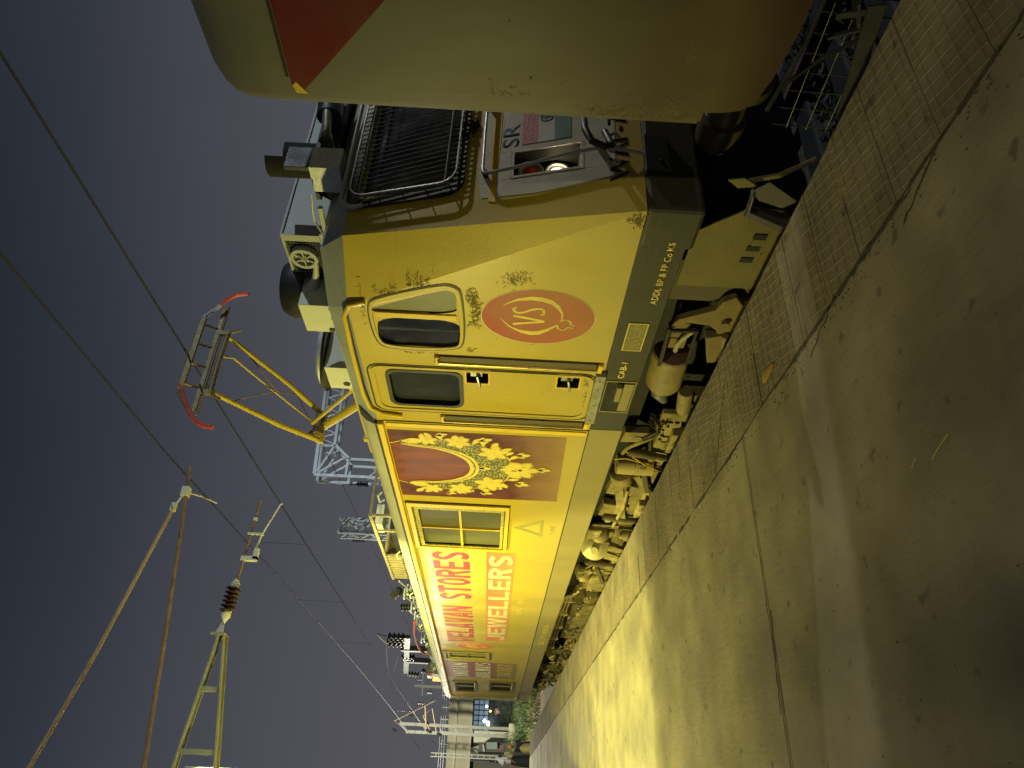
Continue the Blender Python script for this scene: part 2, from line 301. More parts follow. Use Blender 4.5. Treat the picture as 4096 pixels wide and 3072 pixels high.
def glyph(ch, s=.30, t=.19):
    P = []
    def rc(x0, y0, x1, y1): P.append([(x0, y0), (x1, y0), (x1, y1), (x0, y1)])
    def bandp(pts, tx, ty):
        L_ = []; R_ = []
        for i, p in enumerate(pts):
            a = pts[max(i-1, 0)]; c = pts[min(i+1, len(pts)-1)]; d = Vector((c[0]-a[0], c[1]-a[1])); d = d.normalized() if d.length else Vector((1, 0)); n = Vector((-d.y*tx, d.x*ty))/2
            L_.append((p[0]+n.x, p[1]+n.y)); R_.append((p[0]-n.x, p[1]-n.y))
        for i in range(len(pts)-1): P.append([L_[i], L_[i+1], R_[i+1], R_[i]])
    h = s/2; v = t/2
    if ch == 'E': rc(0, 0, s, 1); rc(s, 0, 1, t); rc(s, .5-v*.9, .9, .5+v*.9); rc(s, 1-t, 1, 1)
    elif ch == 'L': rc(0, 0, s, 1); rc(s, 0, 1, t)
    elif ch == 'T': rc(0, 1-t, 1, 1); rc(.5-h, 0, .5+h, 1-t)
    elif ch == 'I': rc(.2, 0, .8, 1)
    elif ch == 'N': rc(0, 0, s*.85, 1); rc(1-s*.85, 0, 1, 1); P.append([(s*.85, 1), (s*.85, .55), (1-s*.85, 0), (1-s*.85, .45)])
    elif ch == 'V': P.append([(0, 1), (s, 1), (.5, .28), (.5, 0), (.5-h*.75, 0)]); P.append([(1-s, 1), (1, 1), (.5+h*.75, 0), (.5, 0), (.5, .28)])
    elif ch == 'A': P.append([(0, 0), (s, 0), (.5, .74), (.5, 1), (.5-h*.8, 1)]); P.append([(1-s, 0), (1, 0), (.5+h*.8, 1), (.5, 1), (.5, .74)]); rc(.28, .17, .72, .34)
    elif ch == 'W':
        P.append([(0, 1), (.2, 1), (.29, .3), (.30, 0), (.16, 0)]); P.append([(.29, .3), (.5-.07, 1), (.5+.0, 1), (.5, .8), (.34, 0), (.30, 0)]); P.append([(.5, 1), (.57, 1), (.71, .3), (.70, 0), (.66, 0), (.5, .8)]); P.append([(.8, 1), (1, 1), (.84, 0), (.70, 0), (.71, .3)])
    elif ch == 'Y': P.append([(0, 1), (s, 1), (.5, .62), (.5, .35), (.5-h, .42)]); P.append([(1-s, 1), (1, 1), (.5+h, .42), (.5, .35), (.5, .62)]); rc(.5-h, 0, .5+h, .36)
    elif ch == 'O': bandp([(.5+(.5-h)*math.cos(a), .5+(.5-v)*math.sin(a)) for a in [i*math.pi/10 for i in range(21)]], s, t)
    elif ch == 'D': rc(0, 0, s, 1); bandp([(s, 1-v), (.55, 1-v)]+[(.5+(.5-h)*math.cos(a), .5+(.5-v)*math.sin(a)) for a in [math.pi*(.42-i*.084) for i in range(11)]]+[(.55, v), (s, v)], s, t)
    elif ch == 'R': rc(0, 0, s, 1); bandp([(s, 1-v), (.5, 1-v)]+[(.5+(.5-h)*math.cos(a), .72+(.28-v)*math.sin(a)) for a in [math.pi*(.42-i*.084) for i in range(11)]]+[(.5, .44+v), (s, .44+v)], s, t); P.append([(.42, .48), (.72, .50), (1, 0), (1-s, 0)])
    elif ch == 'J': rc(1-s, .28, 1, 1); bandp([(.5+(.5-h)*math.cos(a), .28+(.28-v)*math.sin(a)) for a in [-i*math.pi/10 for i in range(11)]], s, t)
    elif ch == 'S': bandp([(.5+(.5-h)*math.cos(a), .73+(.27-v)*math.sin(a)) for a in [math.pi*(.08+i*.14) for i in range(10)]]+[(.5+(.5-h)*math.cos(a), .27+(.27-v)*math.sin(a)) for a in [math.pi*(.45-i*.14) for i in range(1, 10)]], s, t)
    elif ch == '3': bandp([(.5+(.5-h)*math.cos(a), .74+(.26-v)*math.sin(a)) for a in [math.pi*(.9-i*.13) for i in range(10)]], s, t); bandp([(.5+(.5-h)*math.cos(a), .27+(.27-v)*math.sin(a)) for a in [math.pi*(.4-i*.13) for i in range(10)]], s, t)
    elif ch == '0': bandp([(.5+(.5-h)*math.cos(a), .5+(.5-v)*math.sin(a)) for a in [i*math.pi/10 for i in range(21)]], s, t)
    elif ch == '7': rc(0, 1-t, 1, 1); P.append([(1-s, 1-t), (1, 1-t), (.55, 0), (.25, 0)])
    return P
def block_text(word, m, parent, yl, yr, z0, z1, x, gap=.10, s=.30, t=.19, grow=0., th=.0022):
    wd = {'I': .5, 'W': 1.35, 'J': .8}; tot = sum(wd.get(c, 1) for c in word)+gap*(len(word)-1); k = (yl-yr)/tot; y = yl
    for c in word:
        w_ = wd.get(c, 1)*k; b = MB(); cy = y-w_/2; cz = (z0+z1)/2
        for j, poly in enumerate(glyph(c, s, t)):
            pp = [(y-px*w_, z0+py*(z1-z0)) for px, py in poly]
            if grow: 
                ax, az = sum(p[0] for p in pp)/len(pp), sum(p[1] for p in pp)/len(pp); pp = [(a+math.copysign(grow, a-ax), d+math.copysign(grow, d-az)) for a, d in pp]
            b.prism([(x, a, d) for a, d in pp], (-1, 0, 0), th+.00012*(j % 5))
        b.build('letter', m, parent); y -= w_+gap*k
def arc(cx, cy, rx, ry, a0, a1, n): return [(cx+rx*math.cos(R(a0+(a1-a0)*i/n)), cy+ry*math.sin(R(a0+(a1-a0)*i/n))) for i in range(n+1)]
def rrect(y0, y1, z0, z1, r, n=4):
    return arc(y1-r, z1-r, r, r, 0, 90, n)+arc(y0+r, z1-r, r, r, 90, 180, n)+arc(y0+r, z0+r, r, r, 180, 270, n)+arc(y1-r, z0+r, r, r, 270, 360, n)
def chaikin(P, n=2):
    for _ in range(n):
        Q = []
        for a, c in zip(P, P[1:]+P[:1]): Q += [(a[0]*.75+c[0]*.25, a[1]*.75+c[1]*.25), (a[0]*.25+c[0]*.75, a[1]*.25+c[1]*.75)]
        P = Q
    return P
def frame_mb(mb, outer, inner, x, t):
    """ring between two (y,z) outlines of equal length, standing t proud of x towards the platform"""
    k = len(outer); V = [(x, y, z) for y, z in outer]+[(x, y, z) for y, z in inner]+[(x-t, y, z) for y, z in outer]+[(x-t, y, z) for y, z in inner]
    fs = []
    for i in range(k):
        j = (i+1) % k
        fs += [(i, j, j+2*k, i+2*k), (i+2*k, j+2*k, j+3*k, i+3*k), (i+k, i+3*k, j+3*k, j+k), (i, i+k, j+k, j)]
    return mb.add(V, fs)
def boolcut(o, cutter):
    m = o.modifiers.new('cut', 'BOOLEAN'); m.operation = 'DIFFERENCE'; m.solver = 'EXACT'; m.object = cutter
    dg = bpy.context.evaluated_depsgraph_get(); me = bpy.data.meshes.new_from_object(o.evaluated_get(dg))
    o.modifiers.remove(m); o.data = me; bpy.data.objects.remove(cutter)

RAILZ = -.76; CX = 4.85
# ================================================================== SETTING
g = MB(); g.box(-300, 300, -200, 900, -1.3, -1.12); g.build('ground', M_SOIL, kind='structure')
# platform: slab body with the surface laid as separate concrete slabs and edge tiles
PE = 31.0
pf = MB(); pf.box(-14, 3.11, -8, PE, -1.12, -.035); pf.prism([(-14, PE, -1.12), (-14, PE, -.035), (-14, PE+9, -.80), (-14, PE+9, -1.12)], (1, 0, 0), 17.11)
platform = pf.build('platform', M_BRICK, kind='structure')
def slab(x0, x1, y0, y1, dz=0.0):
    b = MB(); gp = .005; n = max(2, int((y1-y0)/.35)); 
    # slightly ragged edges
    L = [(x0+gp+random.uniform(-.006, .006), y0+(y1-y0)*i/n) for i in range(n+1)]; Rr = [(x1-gp+random.uniform(-.012, .010), y0+(y1-y0)*i/n) for i in range(n+1)]
    L[0] = (L[0][0], y0+gp); Rr[0] = (Rr[0][0], y0+gp); L[-1] = (L[-1][0], y1-gp); Rr[-1] = (Rr[-1][0], y1-gp)
    pts = [(x, y, dz) for x, y in L]+[(x, y, dz) for x, y in reversed(Rr)]
    b.prism(pts, (0, 0, -1), .034+dz)
    return b
for (x0, x1) in ((-6.2, -1.9), (-1.9, 2.325)):
    for (y0, y1, dz) in ((-8, -1.6, 0), (-1.6, 4.22, 0), (4.22, 12.1, -.003), (12.1, 20.2, 0), (20.2, PE, -.002)):
        slab(x0, x1, y0, y1, dz).build('concrete_slab', M_SLAB, platform, bevel=.003)
slab(-14, -6.2, -8, PE).build('concrete_slab', M_SLAB, platform)
# edge strip: cast tiles with a diamond relief, two rows
def tile_mesh(wx, wy):
    b = MB(); b.box(.003, wx-.003, .003, wy-.003, -.03, 0)
    rg = .0045
    def ridge(a, c):
        a = Vector((*a, 0)); c = Vector((*c, 0)); d = (c-a).normalized(); n = Vector((-d.y, d.x, 0))*.0055
        b.add([a-n, a+n, c+n, c-n, a+Vector((0, 0, rg)), c+Vector((0, 0, rg))], [(0, 3, 5, 4), (1, 4, 5, 2), (0, 4, 1), (3, 2, 5)])
    e = .006
    def clipline(c0, sl, rgh):
        P = [(c0+sl*(e+(wy-2*e)*q/30), e+(wy-2*e)*q/30) for q in range(31)]; P = [p for p in P if e <= p[0] <= wx-e]
        if len(P) > 2: ridge(P[0], P[-1], rgh, .0038)
    def ridge(a, c, rgh, hw=.0045):
        a = Vector((*a, 0)); c = Vector((*c, 0)); d = (c-a).normalized(); n = Vector((-d.y, d.x, 0))*hw
        b.add([a-n, a+n, c+n, c-n, a+Vector((0, 0, rgh)), c+Vector((0, 0, rgh))], [(0, 3, 5, 4), (1, 4, 5, 2), (0, 4, 1), (3, 2, 5)])
    for i in range(-3, 8): clipline(i*.0700, .32, .0027); clipline(i*.0700, -.32, .0011)
    for i in range(4): ridge((e, .040+i*.0862), (wx-e, .040+i*.0862), .0022)
    return b
TW, TL = .39, .345
tm = tile_mesh(TW, TL).build('paving_tile', M_TILE, None)
tm.parent = platform; tm.location = (2.335, -1.0, .001); nt_ = 0
for i in range(0, 92):
    for j in range(2):
        if i == 0 and j == 0: continue
        if nt_ > 292: break
        y = -1.0+i*TL
        o = inst(tm, 'paving_tile', (2.335+j*TW+random.uniform(-.0015, .0015), y+random.uniform(-.002, .002), random.uniform(-.0015, .002)), platform, (random.uniform(-.004, .004), random.uniform(-.003, .003), 0)); nt_ += 1
# rough mortar between tiles and slabs, crumbling kerb
b = MB()
for i in range(260):
    y = -1+i*.12; b.box(2.31+random.uniform(-.012, .004), 2.332+random.uniform(-.004, .006), y, y+.13, -.03, random.uniform(-.006, .001))
b.build('mortar_joint', M_JOINT, platform, kind='stuff')
# cracks as thin sunken strips of dark filler (slightly proud sheet of dirt in the crack)
def crack(pts, wdt, name='surface_crack'):
    b = MB()
    for i in range(len(pts)-1):
        a = Vector((*pts[i], 0)); c = Vector((*pts[i+1], 0)); d = (c-a).normalized(); n = Vector((-d.y, d.x, 0))*wdt*random.uniform(.5, 1.3)
        b.add([a-n+Vector((0, 0, .0035)), a+n+Vector((0, 0, .0035)), c+n+Vector((0, 0, .0035)), c-n+Vector((0, 0, .0035)), a-n*.3+Vector((0, 0, .001)), a+n*.3+Vector((0, 0, .001)), c+n*.3+Vector((0, 0, .001)), c-n*.3+Vector((0, 0, .001))],
              [(0, 1, 2, 3), (4, 7, 6, 5), (0, 4, 5, 1), (3, 2, 6, 7), (0, 3, 7, 4), (1, 5, 6, 2)])
    return b.build(name, M_JOINT, platform)
def jag(a, c, n, amp):
    return [(a[0]+(c[0]-a[0])*i/n+random.uniform(-amp, amp)*(0 < i < n), a[1]+(c[1]-a[1])*i/n+random.uniform(-amp, amp)*(0 < i < n)) for i in range(n+1)]
crack(jag((2.33, 4.235), (.2, 4.25), 40, .006), .0035); crack(jag((1.15, 4.20), (.6, 4.28), 14, .012), .003)
crack(jag((2.9, 4.4), (2.35, 4.9), 12, .012), .002); crack(jag((2.33, 2.75), (2.2, 3.1), 10, .014), .004)
crack(jag((2.32, 1.75), (2.2, 2.1), 10, .016), .005); crack(jag((2.30, 2.0), (2.31, 3.6), 34, .008), .007)
crack(jag((2.33, 3.6), (2.31, 5.4), 30, .008), .005)
# crumbs of broken mortar beside the strip
b = MB()
for i in range(420):
    y = random.uniform(.8, 8); x = 2.30-abs(random.gauss(0, .05)); s_ = random.uniform(.002, .007)
    b.add([(x-s_, y-s_, .0005), (x+s_, y-s_*.6, .0005), (x+s_*.4, y+s_, .0005), (x, y, s_*.8)], [(0, 1, 3), (1, 2, 3), (2, 0, 3), (0, 2, 1)])
for i in range(160):
    y = random.uniform(1, 9); x = random.uniform(.2, 3.1); s_ = random.uniform(.002, .005)
    b.add([(x-s_, y-s_, .001), (x+s_, y-s_*.6, .001), (x+s_*.4, y+s_, .001), (x, y, s_*.9+.001)], [(0, 1, 3), (1, 2, 3), (2, 0, 3), (0, 2, 1)])
b.build('grit', M_JOINT, kind='stuff')
# small litter
M_STRAW = mat('straw', (.75, .62, .25), .7, 0, .1, 10)
def stick(p, q, r, lab):
    o = MB().tube([(p[0], p[1], .006), ((p[0]+q[0])/2, (p[1]+q[1])/2, .009), (q[0], q[1], .006)], r, 6).build('straw_stalk', M_STRAW); tag(o, lab, 'straw', 'straw stalks on the platform')
stick((1.28, 2.24), (1.24, 2.37), .0016, 'longer pale straw stalk lying on the bare platform concrete')
stick((1.29, 2.46), (1.27, 2.50), .0014, 'tiny bent straw stalk beside the longer one on the concrete')
M_PEEL = mat('fruit_peel', (.40, .25, .05), .6, 0, .2, 20)
b = MB(); cxx, cyy = 2.46, 3.66
ring = [(cxx+.035*math.cos(a)*(1+.25*math.sin(3*a)), cyy+.10*math.sin(a), .006) for a in [2*math.pi*i/14 for i in range(14)]]
b.add(ring+[(cxx, cyy, .014), ], [(i, (i+1) % 14, 14) for i in range(14)]); b.add([(x, y, .0055) for x, y, z in ring], [tuple(range(14))])
tag(b.build('fruit_peel', M_PEEL, smooth=True), 'squashed orange fruit peel on the platform edge tiles', 'peel')

# track: ballast bed, sleepers, rails
b = MB(); b.box(2.95, 60, -8, 120, -1.12, -.98); b.build('ballast', M_BALL, kind='structure')
random.seed(3); b = MB()
def stone(x, y, z, s_):
    a = [random.uniform(.6, 1.2)*s_ for _ in range(6)]
    b.add([(x+a[0], y, z), (x-a[1], y, z), (x, y+a[2], z), (x, y-a[3], z), (x+.2*s_, y, z+a[4]*.8), (x, y, z-a[5]*.5)], [(0, 2, 4), (2, 1, 4), (1, 3, 4), (3, 0, 4), (2, 0, 5), (1, 2, 5), (3, 1, 5), (0, 3, 5)])
for i in range(15000):
    y = 22+random.random()**1.9*40; x = random.uniform(3.12, 7.4); stone(x, y, -.97+random.uniform(0, .05), random.uniform(.03, .06))
b.build('ballast_stones', M_BALL, kind='stuff')
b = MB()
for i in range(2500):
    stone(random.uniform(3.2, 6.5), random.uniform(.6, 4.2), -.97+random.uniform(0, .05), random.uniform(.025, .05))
b.build('shaded_ballast_stones', mat('shade_dark_ballast', (.022, .02, .018), .8, 0, .4, 30), kind='stuff')  # near-black ballast colour imitates the deep shade in the gap
MB().box(2.98, 6.6, -6, 6, -.9795, -.9765).build('shaded_ground', MATS['shade_dark_ballast'], kind='structure')  # dark sheet laid to imitate the same shade on the ground
track = MB(); track.box(CX-.95, CX+.95, -8, 110, -.98, -.975)
track = track.build('railway_track', M_BALL, kind='structure')
sl = MB(); sl.box(-1.35, 1.35, -.12, .12, -.05, .10); s0 = sl.build('sleeper', M_SLEEP, None, bevel=.02); s0.parent = track; s0.location = (CX, 22.0, -.98)
for i in range(1, 90): inst(s0, 'sleeper', (CX, 22.0+i*.62, -.98), track)
s1 = MB().box(-1.35, 1.35, -.12, .12, -.05, .10).build('sleeper', MATS['shade_dark_ballast'], None, bevel=.02); s1.parent = track; s1.location = (CX, .3, -.98)  # near sleepers take the shade-dark ballast colour
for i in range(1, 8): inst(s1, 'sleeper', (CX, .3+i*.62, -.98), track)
def railmb(x):
    prof = [(-.07, -.12), (.07, -.12), (.07, -.10), (.012, -.085), (.012, -.04), (.034, -.03), (.034, 0), (-.034, 0), (-.034, -.03), (-.012, -.04), (-.012, -.085), (-.07, -.10)]
    return MB().prism([(x+a, -8, RAILZ+z) for a, z in prof], (0, 1, 0), 118)
for x in (CX-.872, CX+.872): railmb(x).build('rail', M_RAIL, track)
track2 = MB(); track2.box(9.2, 11.1, -8, 110, -.979, -.972); track2 = track2.build('second_track', M_BALL, kind='structure')
for x in (9.28, 11.02): railmb(x).build('rail', M_RAIL, track2)

# ================================================================== YELLOW LOCOMOTIVE
loco = thing('electric_locomotive', 'yellow electric locomotive with red shop lettering and raised pantograph beside the platform', 'locomotive', (CX, 13.3, RAILZ))
K = .264
def fy(z, off=0): return 3.18+(z-.87)*K-off
def mir(x): return 2*CX-x
XS = 3.30
P0 = (XS, 3.16, .80); P1 = (3.45, 3.69, 2.82); P2 = (3.62, 4.02, 3.07); P3 = (XS, 4.30, 2.86); P4 = (XS, 4.30, .80)
P5 = (XS, 23.45, 2.86); P6 = (3.50, 23.45, 3.09); P7 = (XS, 23.45, .80)
V = [P0, P1, P2, P3, P5, P6, P7, (3.52, 4.6, 3.10)]
Vr = [(mir(x), y, z) for x, y, z in V]
hull = MB()
n = len(V)
Fs = []
def q(*ids): Fs.append(tuple(ids))
for s_ in (0, n):
    q(0+s_, 3+s_, 1+s_); q(0+s_, 6+s_, 4+s_, 3+s_)      # side
    q(1+s_, 3+s_, 2+s_); q(2+s_, 3+s_, 7+s_); q(3+s_, 4+s_, 5+s_, 7+s_)   # shoulder
q(0, 1, 1+n, 0+n); q(1, 2, 2+n, 1+n); q(2, 7, 7+n, 2+n); q(7, 5, 5+n, 7+n); q(5, 4, 6, 6+n, 4+n, 5+n); q(0, 6, 6+n, 0+n)
hull.v = V+Vr; hull.f = Fs
body = hull.build('body', [M_BODY, M_ROOF, M_DARK], loco)
for p in body.data.polygons:
    ids = set(p.vertices)
    if all(i % n in (1, 2, 7, 5, 4, 3) for i in ids) and (2 in {i % n for i in ids} or 7 in {i % n for i in ids}): p.material_index = 1
ct = MB()
def cutp(pts, x0, x1): ct.prism([(x0, y, z) for y, z in pts], (1, 0, 0), x1-x0)
WA = [(4.33, 2.05), (4.08, 2.05), (4.05, 2.11), (4.29, 2.64), (4.35, 2.66)]; WB = [(4.40, 2.63), (4.66, 2.65), (4.76, 2.58), (4.77, 2.10), (4.70, 2.03), (4.40, 2.02)]
WA = chaikin([(4.33, 2.03), (4.2, 2.03), (4.05, 2.03), (4.03, 2.10), (4.29, 2.66), (4.31, 2.68), (4.35, 2.68)], 2); WB = chaikin([(4.40, 2.64), (4.6, 2.67), (4.77, 2.66), (4.78, 2.4), (4.77, 2.02), (4.6, 2.01), (4.40, 2.01)], 2)
cutp(WA, 3.2, 3.36); cutp(WB, 3.2, 3.75)
cutp(rrect(5.16, 5.72, 2.03, 2.66, .08), 3.2, 3.34)                 # door window
cutp([(5.09, 1.78), (5.30, 1.78), (5.30, 1.98), (5.09, 1.98)], 3.2, 3.38); cutp([(5.09, .99), (5.30, .99), (5.30, 1.19), (5.09, 1.19)], 3.2, 3.38)
cutp([(8.22, 1.56), (9.62, 1.56), (9.62, 2.70), (8.22, 2.70)], 3.2, 3.34)
cutp([(16.78, 1.74), (17.40, 1.74), (17.40, 2.66), (16.78, 2.66)], 3.2, 3.35)
cutp([(20.6, 2.1), (22.05, 2.1), (22.05, 2.58), (20.6, 2.58)], 3.2, 3.35); cutp([(20.4, 1.08), (21.8, 1.08), (21.8, 1.62), (20.4, 1.62)], 3.2, 3.35)
for a, c in ((3.79, 4.03), (mir(4.03), mir(3.79))): ct.box(a, c, 3.0, 3.62, 1.20, 1.65)
ct.prism([(3.80, fy(2.04, .1), 2.04), (5.90, fy(2.04, .1), 2.04), (5.96, fy(2.12, .1), 2.12), (5.88, fy(2.80, .1), 2.80), (3.82, fy(2.80, .1), 2.80), (3.74, fy(2.12, .1), 2.12)], (0, 1, 0), .16)
boolcut(body, ct.build('cutter', M_DARK))
# solebar
b = MB()
def sole_poly(y0, y1): return [(XS, y, z) for y, z in ((y0, .48), (y1, .48), (y1, .798), (y0, .798))]
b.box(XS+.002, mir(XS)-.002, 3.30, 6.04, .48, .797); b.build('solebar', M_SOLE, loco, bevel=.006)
b = MB(); b.box(XS+.002, mir(XS)-.002, 6.045, 23.45, .48, .797); b.build('solebar', M_SOLED, loco, bevel=.006, label='dusty yellow-brown rear length of the frame side, partly paler for the lamplight')
b = MB(); b.box(XS-.004, mir(XS)+.004, 3.14, 3.50, .43, .80)
o = b.build('buffer_beam', M_SOLE, loco, bevel=.03)
# side seam lines
b = MB(); b.box(XS-.003, XS+.02, 6.05, 23.4, .797, .806); b.build('side_seam', M_DARK, loco)
b = MB(); b.box(XS-.004, XS+.02, 6.055, 6.075, .80, 2.80); b.build('side_seam', M_DARK, loco)
b = MB(); b.box(XS-.030, XS+.01, 6.08, 23.4, 2.862, 2.885); b.build('gutter', M_BLACK, loco)
b = MB(); b.box(XS-.045, XS+.01, 6.08, 23.4, 2.80, 2.858); b.build('cornice_rail', M_TRIM, loco, bevel=.008)
b = MB(); b.box(XS-.012, XS+.02, 6.10, 6.17, .82, 2.78); b.build('cornice_rail', M_TRIM, loco, bevel=.004)
# cant rail panels of the roof: separate sheets
yy = [6.12, 12.05, 17.2, 23.44]
for i in range(3):
    y0, y1 = yy[i]+.02, yy[i+1]-.02
    pts = [(XS-.012, y0, 2.89), (XS+.03, y0, 2.98), (XS+.10, y0, 3.05), (XS+.26, y0, 3.105), (4.0, y0, 3.125), (mir(4.0), y0, 3.125), (mir(XS+.26), y0, 3.105), (mir(XS+.10), y0, 3.05), (mir(XS-.012), y0, 2.89)]
    MB().prism(pts, (0, 1, 0), y1-y0).build('roof_panel', mat('roof_dusty_cream', (.50, .48, .36), .6, 0, .16, 2.5, .2, 40), loco, smooth=True)
b = MB()
for y in (8.2, 10.4, 12.6, 14.9, 16.6, 19.4): b.tube([(3.40, y-.12, 3.07), (3.36, y-.1, 3.12), (3.36, y+.1, 3.12), (3.40, y+.12, 3.07)], .012, 6)
b.build('roof_lifting_eye', M_CREAM, loco, smooth=True)
# drip moulding over the cab, door frame
MB().tube([(XS-.012, 4.22, 2.72), (XS-.018, 4.26, 2.84), (XS-.018, 4.40, 2.90), (XS-.018, 4.9, 2.915), (XS-.018, 5.55, 2.92), (XS-.018, 5.80, 2.89), (XS-.018, 5.90, 2.79), (XS-.018, 5.93, 2.60)], .020, 8).build('drip_moulding', M_TRIM, loco, smooth=True)
b = MB(); frame_mb(b, rrect(5.06, 5.86, .84, 2.84, .12), rrect(5.075, 5.845, .855, 2.825, .11), XS, .004); door_gap = b.build('door_seal', M_BLACK, loco)
b = MB(); frame_mb(b, rrect(5.085, 5.835, .87, 2.81, .10), rrect(5.12, 5.80, .91, 2.77, .09), XS, .012)
door = b.build('cab_door', M_BODY, loco, bevel=.003)
b = MB(); frame_mb(b, rrect(5.135, 5.745, 2.005, 2.685, .10), rrect(5.17, 5.71, 2.04, 2.65, .08), XS, .010); b.build('window_seal', M_BLACK, door)
b = MB(); b.prism([(3.335, y, z) for y, z in rrect(5.16, 5.72, 2.03, 2.66, .08)], (1, 0, 0), .004)
b.build('window_pane', M_GLASS, door)
for z in (1.78, .99):
    b = MB(); b.box(XS+.03, XS+.05, 5.15, 5.24, z+.06, z+.16); b.tube([(XS+.04, 5.19, z+.10), (XS-.01, 5.19, z+.10), (XS-.02, 5.24, z+.09), (XS-.02, 5.33, z+.08)], .012, 8)
    b.build('door_handle', M_STEEL, door, smooth=True)
    b = MB(); frame_mb(b, [(5.08, z-.01), (5.31, z-.01), (5.31, z+.21), (5.08, z+.21)], [(5.095, z+.005), (5.295, z+.005), (5.295, z+.195), (5.095, z+.195)], XS, .006); b.build('handle_pocket_rim', M_TRIM, door)
b = MB(); b.box(XS-.05, XS+.02, 5.02, 5.84, .785, .87); sill = b.build('door_sill', mat('sill_steel', (.28, .27, .22), .5, .3, .3, 14), loco, bevel=.004)
b = MB()
for i in range(6): b.cyl((XS-.052, 5.1+i*.135, .83), (XS-.045, 5.1+i*.135, .83), .008, n=8)
b.build('rivets', M_BLACK, sill)
# entrance handrails in their channels
for yc, zb in ((4.955, .84), (5.955, .84)):
    b = MB(); b.box(XS-.003, XS+.01, yc-.065, yc+.055, zb, 2.24); ch = b.build('handrail_channel', mat('dirty_channel', (.10, .075, .02), .6, 0, .2, 10), loco)
    b = MB(); b.tube([(XS-.004, yc-.03, zb+.03), (XS-.055, yc-.03, zb+.04), (XS-.055, yc-.03, 2.19), (XS-.004, yc-.03, 2.21)], .015, 8)
    b.build('handrail', mat('brass_rail', (.45, .34, .12), .35, .6, .2, 10), ch, smooth=True)
    for zz in (zb-.01, 2.19): MB().box(XS-.03, XS, yc-.06, yc+.05, zz, zz+.04).build('rail_bracket', M_TRIM, ch, bevel=.003)
# side cab window
fo = [(4.80, 2.07), (4.83, 2.60), (4.72, 2.70), (4.27, 2.71), (4.17, 2.64), (3.975, 2.14), (3.99, 2.04), (4.06, 1.985), (4.70, 1.975)]
fi = [(4.765, 2.09), (4.775, 2.585), (4.68, 2.66), (4.29, 2.665), (4.235, 2.61), (4.05, 2.13), (4.055, 2.08), (4.09, 2.04), (4.68, 2.02)]
fo = chaikin(fo, 2); fi = chaikin(fi, 2)
b = MB(); frame_mb(b, fo, [(y+(y-4.42)*.04, z+(z-2.34)*.05) for y, z in fi], XS+.003, .014); wf = b.build('cab_side_window', M_BODY, loco, bevel=.006)
fo2 = [(y+(y-4.4)*.035, z+(z-2.34)*.035) for y, z in fo]
b = MB(); frame_mb(b, fo2, fo, XS+.005, .010); b.build('window_seal', M_BLACK, wf)
b = MB(); b.box(XS-.012, XS+.05, 4.335, 4.395, 2.03, 2.66); b.build('window_post', M_TRIM, wf, bevel=.004)
b = MB(); b.prism([(3.312, y, z) for y, z in WA], (1, 0, 0), .004); b.build('window_pane', M_GLASSO, wf)
gl = mat('clear_cab_glass', (.9, .92, .9), .05, 0, .02, 5, alpha=1.0)
b = MB(); b.prism([(3.318, y, z) for y, z in WB], (1, 0, 0), .004); b.build('window_pane', gl, wf)
b = MB(); b.box(3.335, 3.355, 4.58, 4.61, 2.02, 2.65); b.build('window_post', M_BLACK, wf)
b = MB(); b.box(3.62, 3.74, 4.41, 4.60, 2.03, 2.28); b.box(3.55, 3.72, 4.45, 4.75, 2.03, 2.12); b.box(3.60, 3.73, 4.42, 4.56, 2.42, 2.6); b.build('driver_console', mat('console_grey', (.30, .33, .36), .5, 0, .2, 10), loco, bevel=.01)
b = MB(); b.box(3.60, 3.62, 4.52, 4.57, 2.13, 2.19); b.build('cab_glint', mat('cab_glint', (.8, .9, 1), .4, emit=(.75, .9, 1), es=7), loco)  # glowing block standing in for the bright reflection in the pane
# engine-room windows / filters
def big_window(y0, y1, z0, z1, oy0, oy1, oz0, oz1, xd, name='filter_window'):
    O = [(oy0, oz0), (oy1, oz0), (oy1, oz1), (oy0, oz1)]; I = [(y0, z0), (y1, z0), (y1, z1), (y0, z1)]
    b = MB(); O1 = [(a+(c-a)*.45, d+(e-d)*.45) for (a, d), (c, e) in zip(O, I)]
    frame_mb(b, O, O1, XS, .030); fr = b.build(name, M_TRIM if oy0 < 12 else mat('olive_frame', (.22, .19, .05), .6, 0, .2, 8), loco, bevel=.004)
    b = MB(); O0 = [(a+(c-a)*-.10, d+(e-d)*-.10) for (a, d), (c, e) in zip(O, I)]; frame_mb(b, O0, O, XS+.002, .010); b.build('window_seal', M_DARK, fr)
    b = MB(); frame_mb(b, O1, I, XS+.01, .018)
    b.build('inner_frame', mat('perforated_frame', (.42, .36, .07), .6, 0, .75, 28, .6, 40), fr)
    ym = (y0+y1)/2; zm = (z0+z1)/2
    b = MB(); b.box(XS+.0, XS+.04, ym-.015, ym+.015, z0, z1); b.box(XS+.002, XS+.038, y0, y1, zm-.014, zm+.014); b.build('glazing_bar', M_TRIM if oy0 < 12 else MATS['olive_frame'], fr)
    for a, c in ((y0, ym), (ym, y1)):
        for d, e in ((z0, zm), (zm, z1)):
            b = MB(); b.box(XS+.03, XS+.036, a+.004, c-.004, d+.004, e-.004); b.build('window_pane', M_GLASSO, fr)
    return fr
bw = big_window(8.30, 9.60, 1.61, 2.64, 8.08, 9.66, 1.51, 2.77, .03)
b = MB()
for i in range(26): b.cyl((XS-.018, 8.16+i*.058, 1.565), (XS-.012, 8.16+i*.058, 1.565), .010, n=6); b.cyl((XS-.018, 8.16+i*.058, 2.70), (XS-.012, 8.16+i*.058, 2.70), .010, n=6)
b.build('window_screws', M_BLACK, bw, kind='stuff')
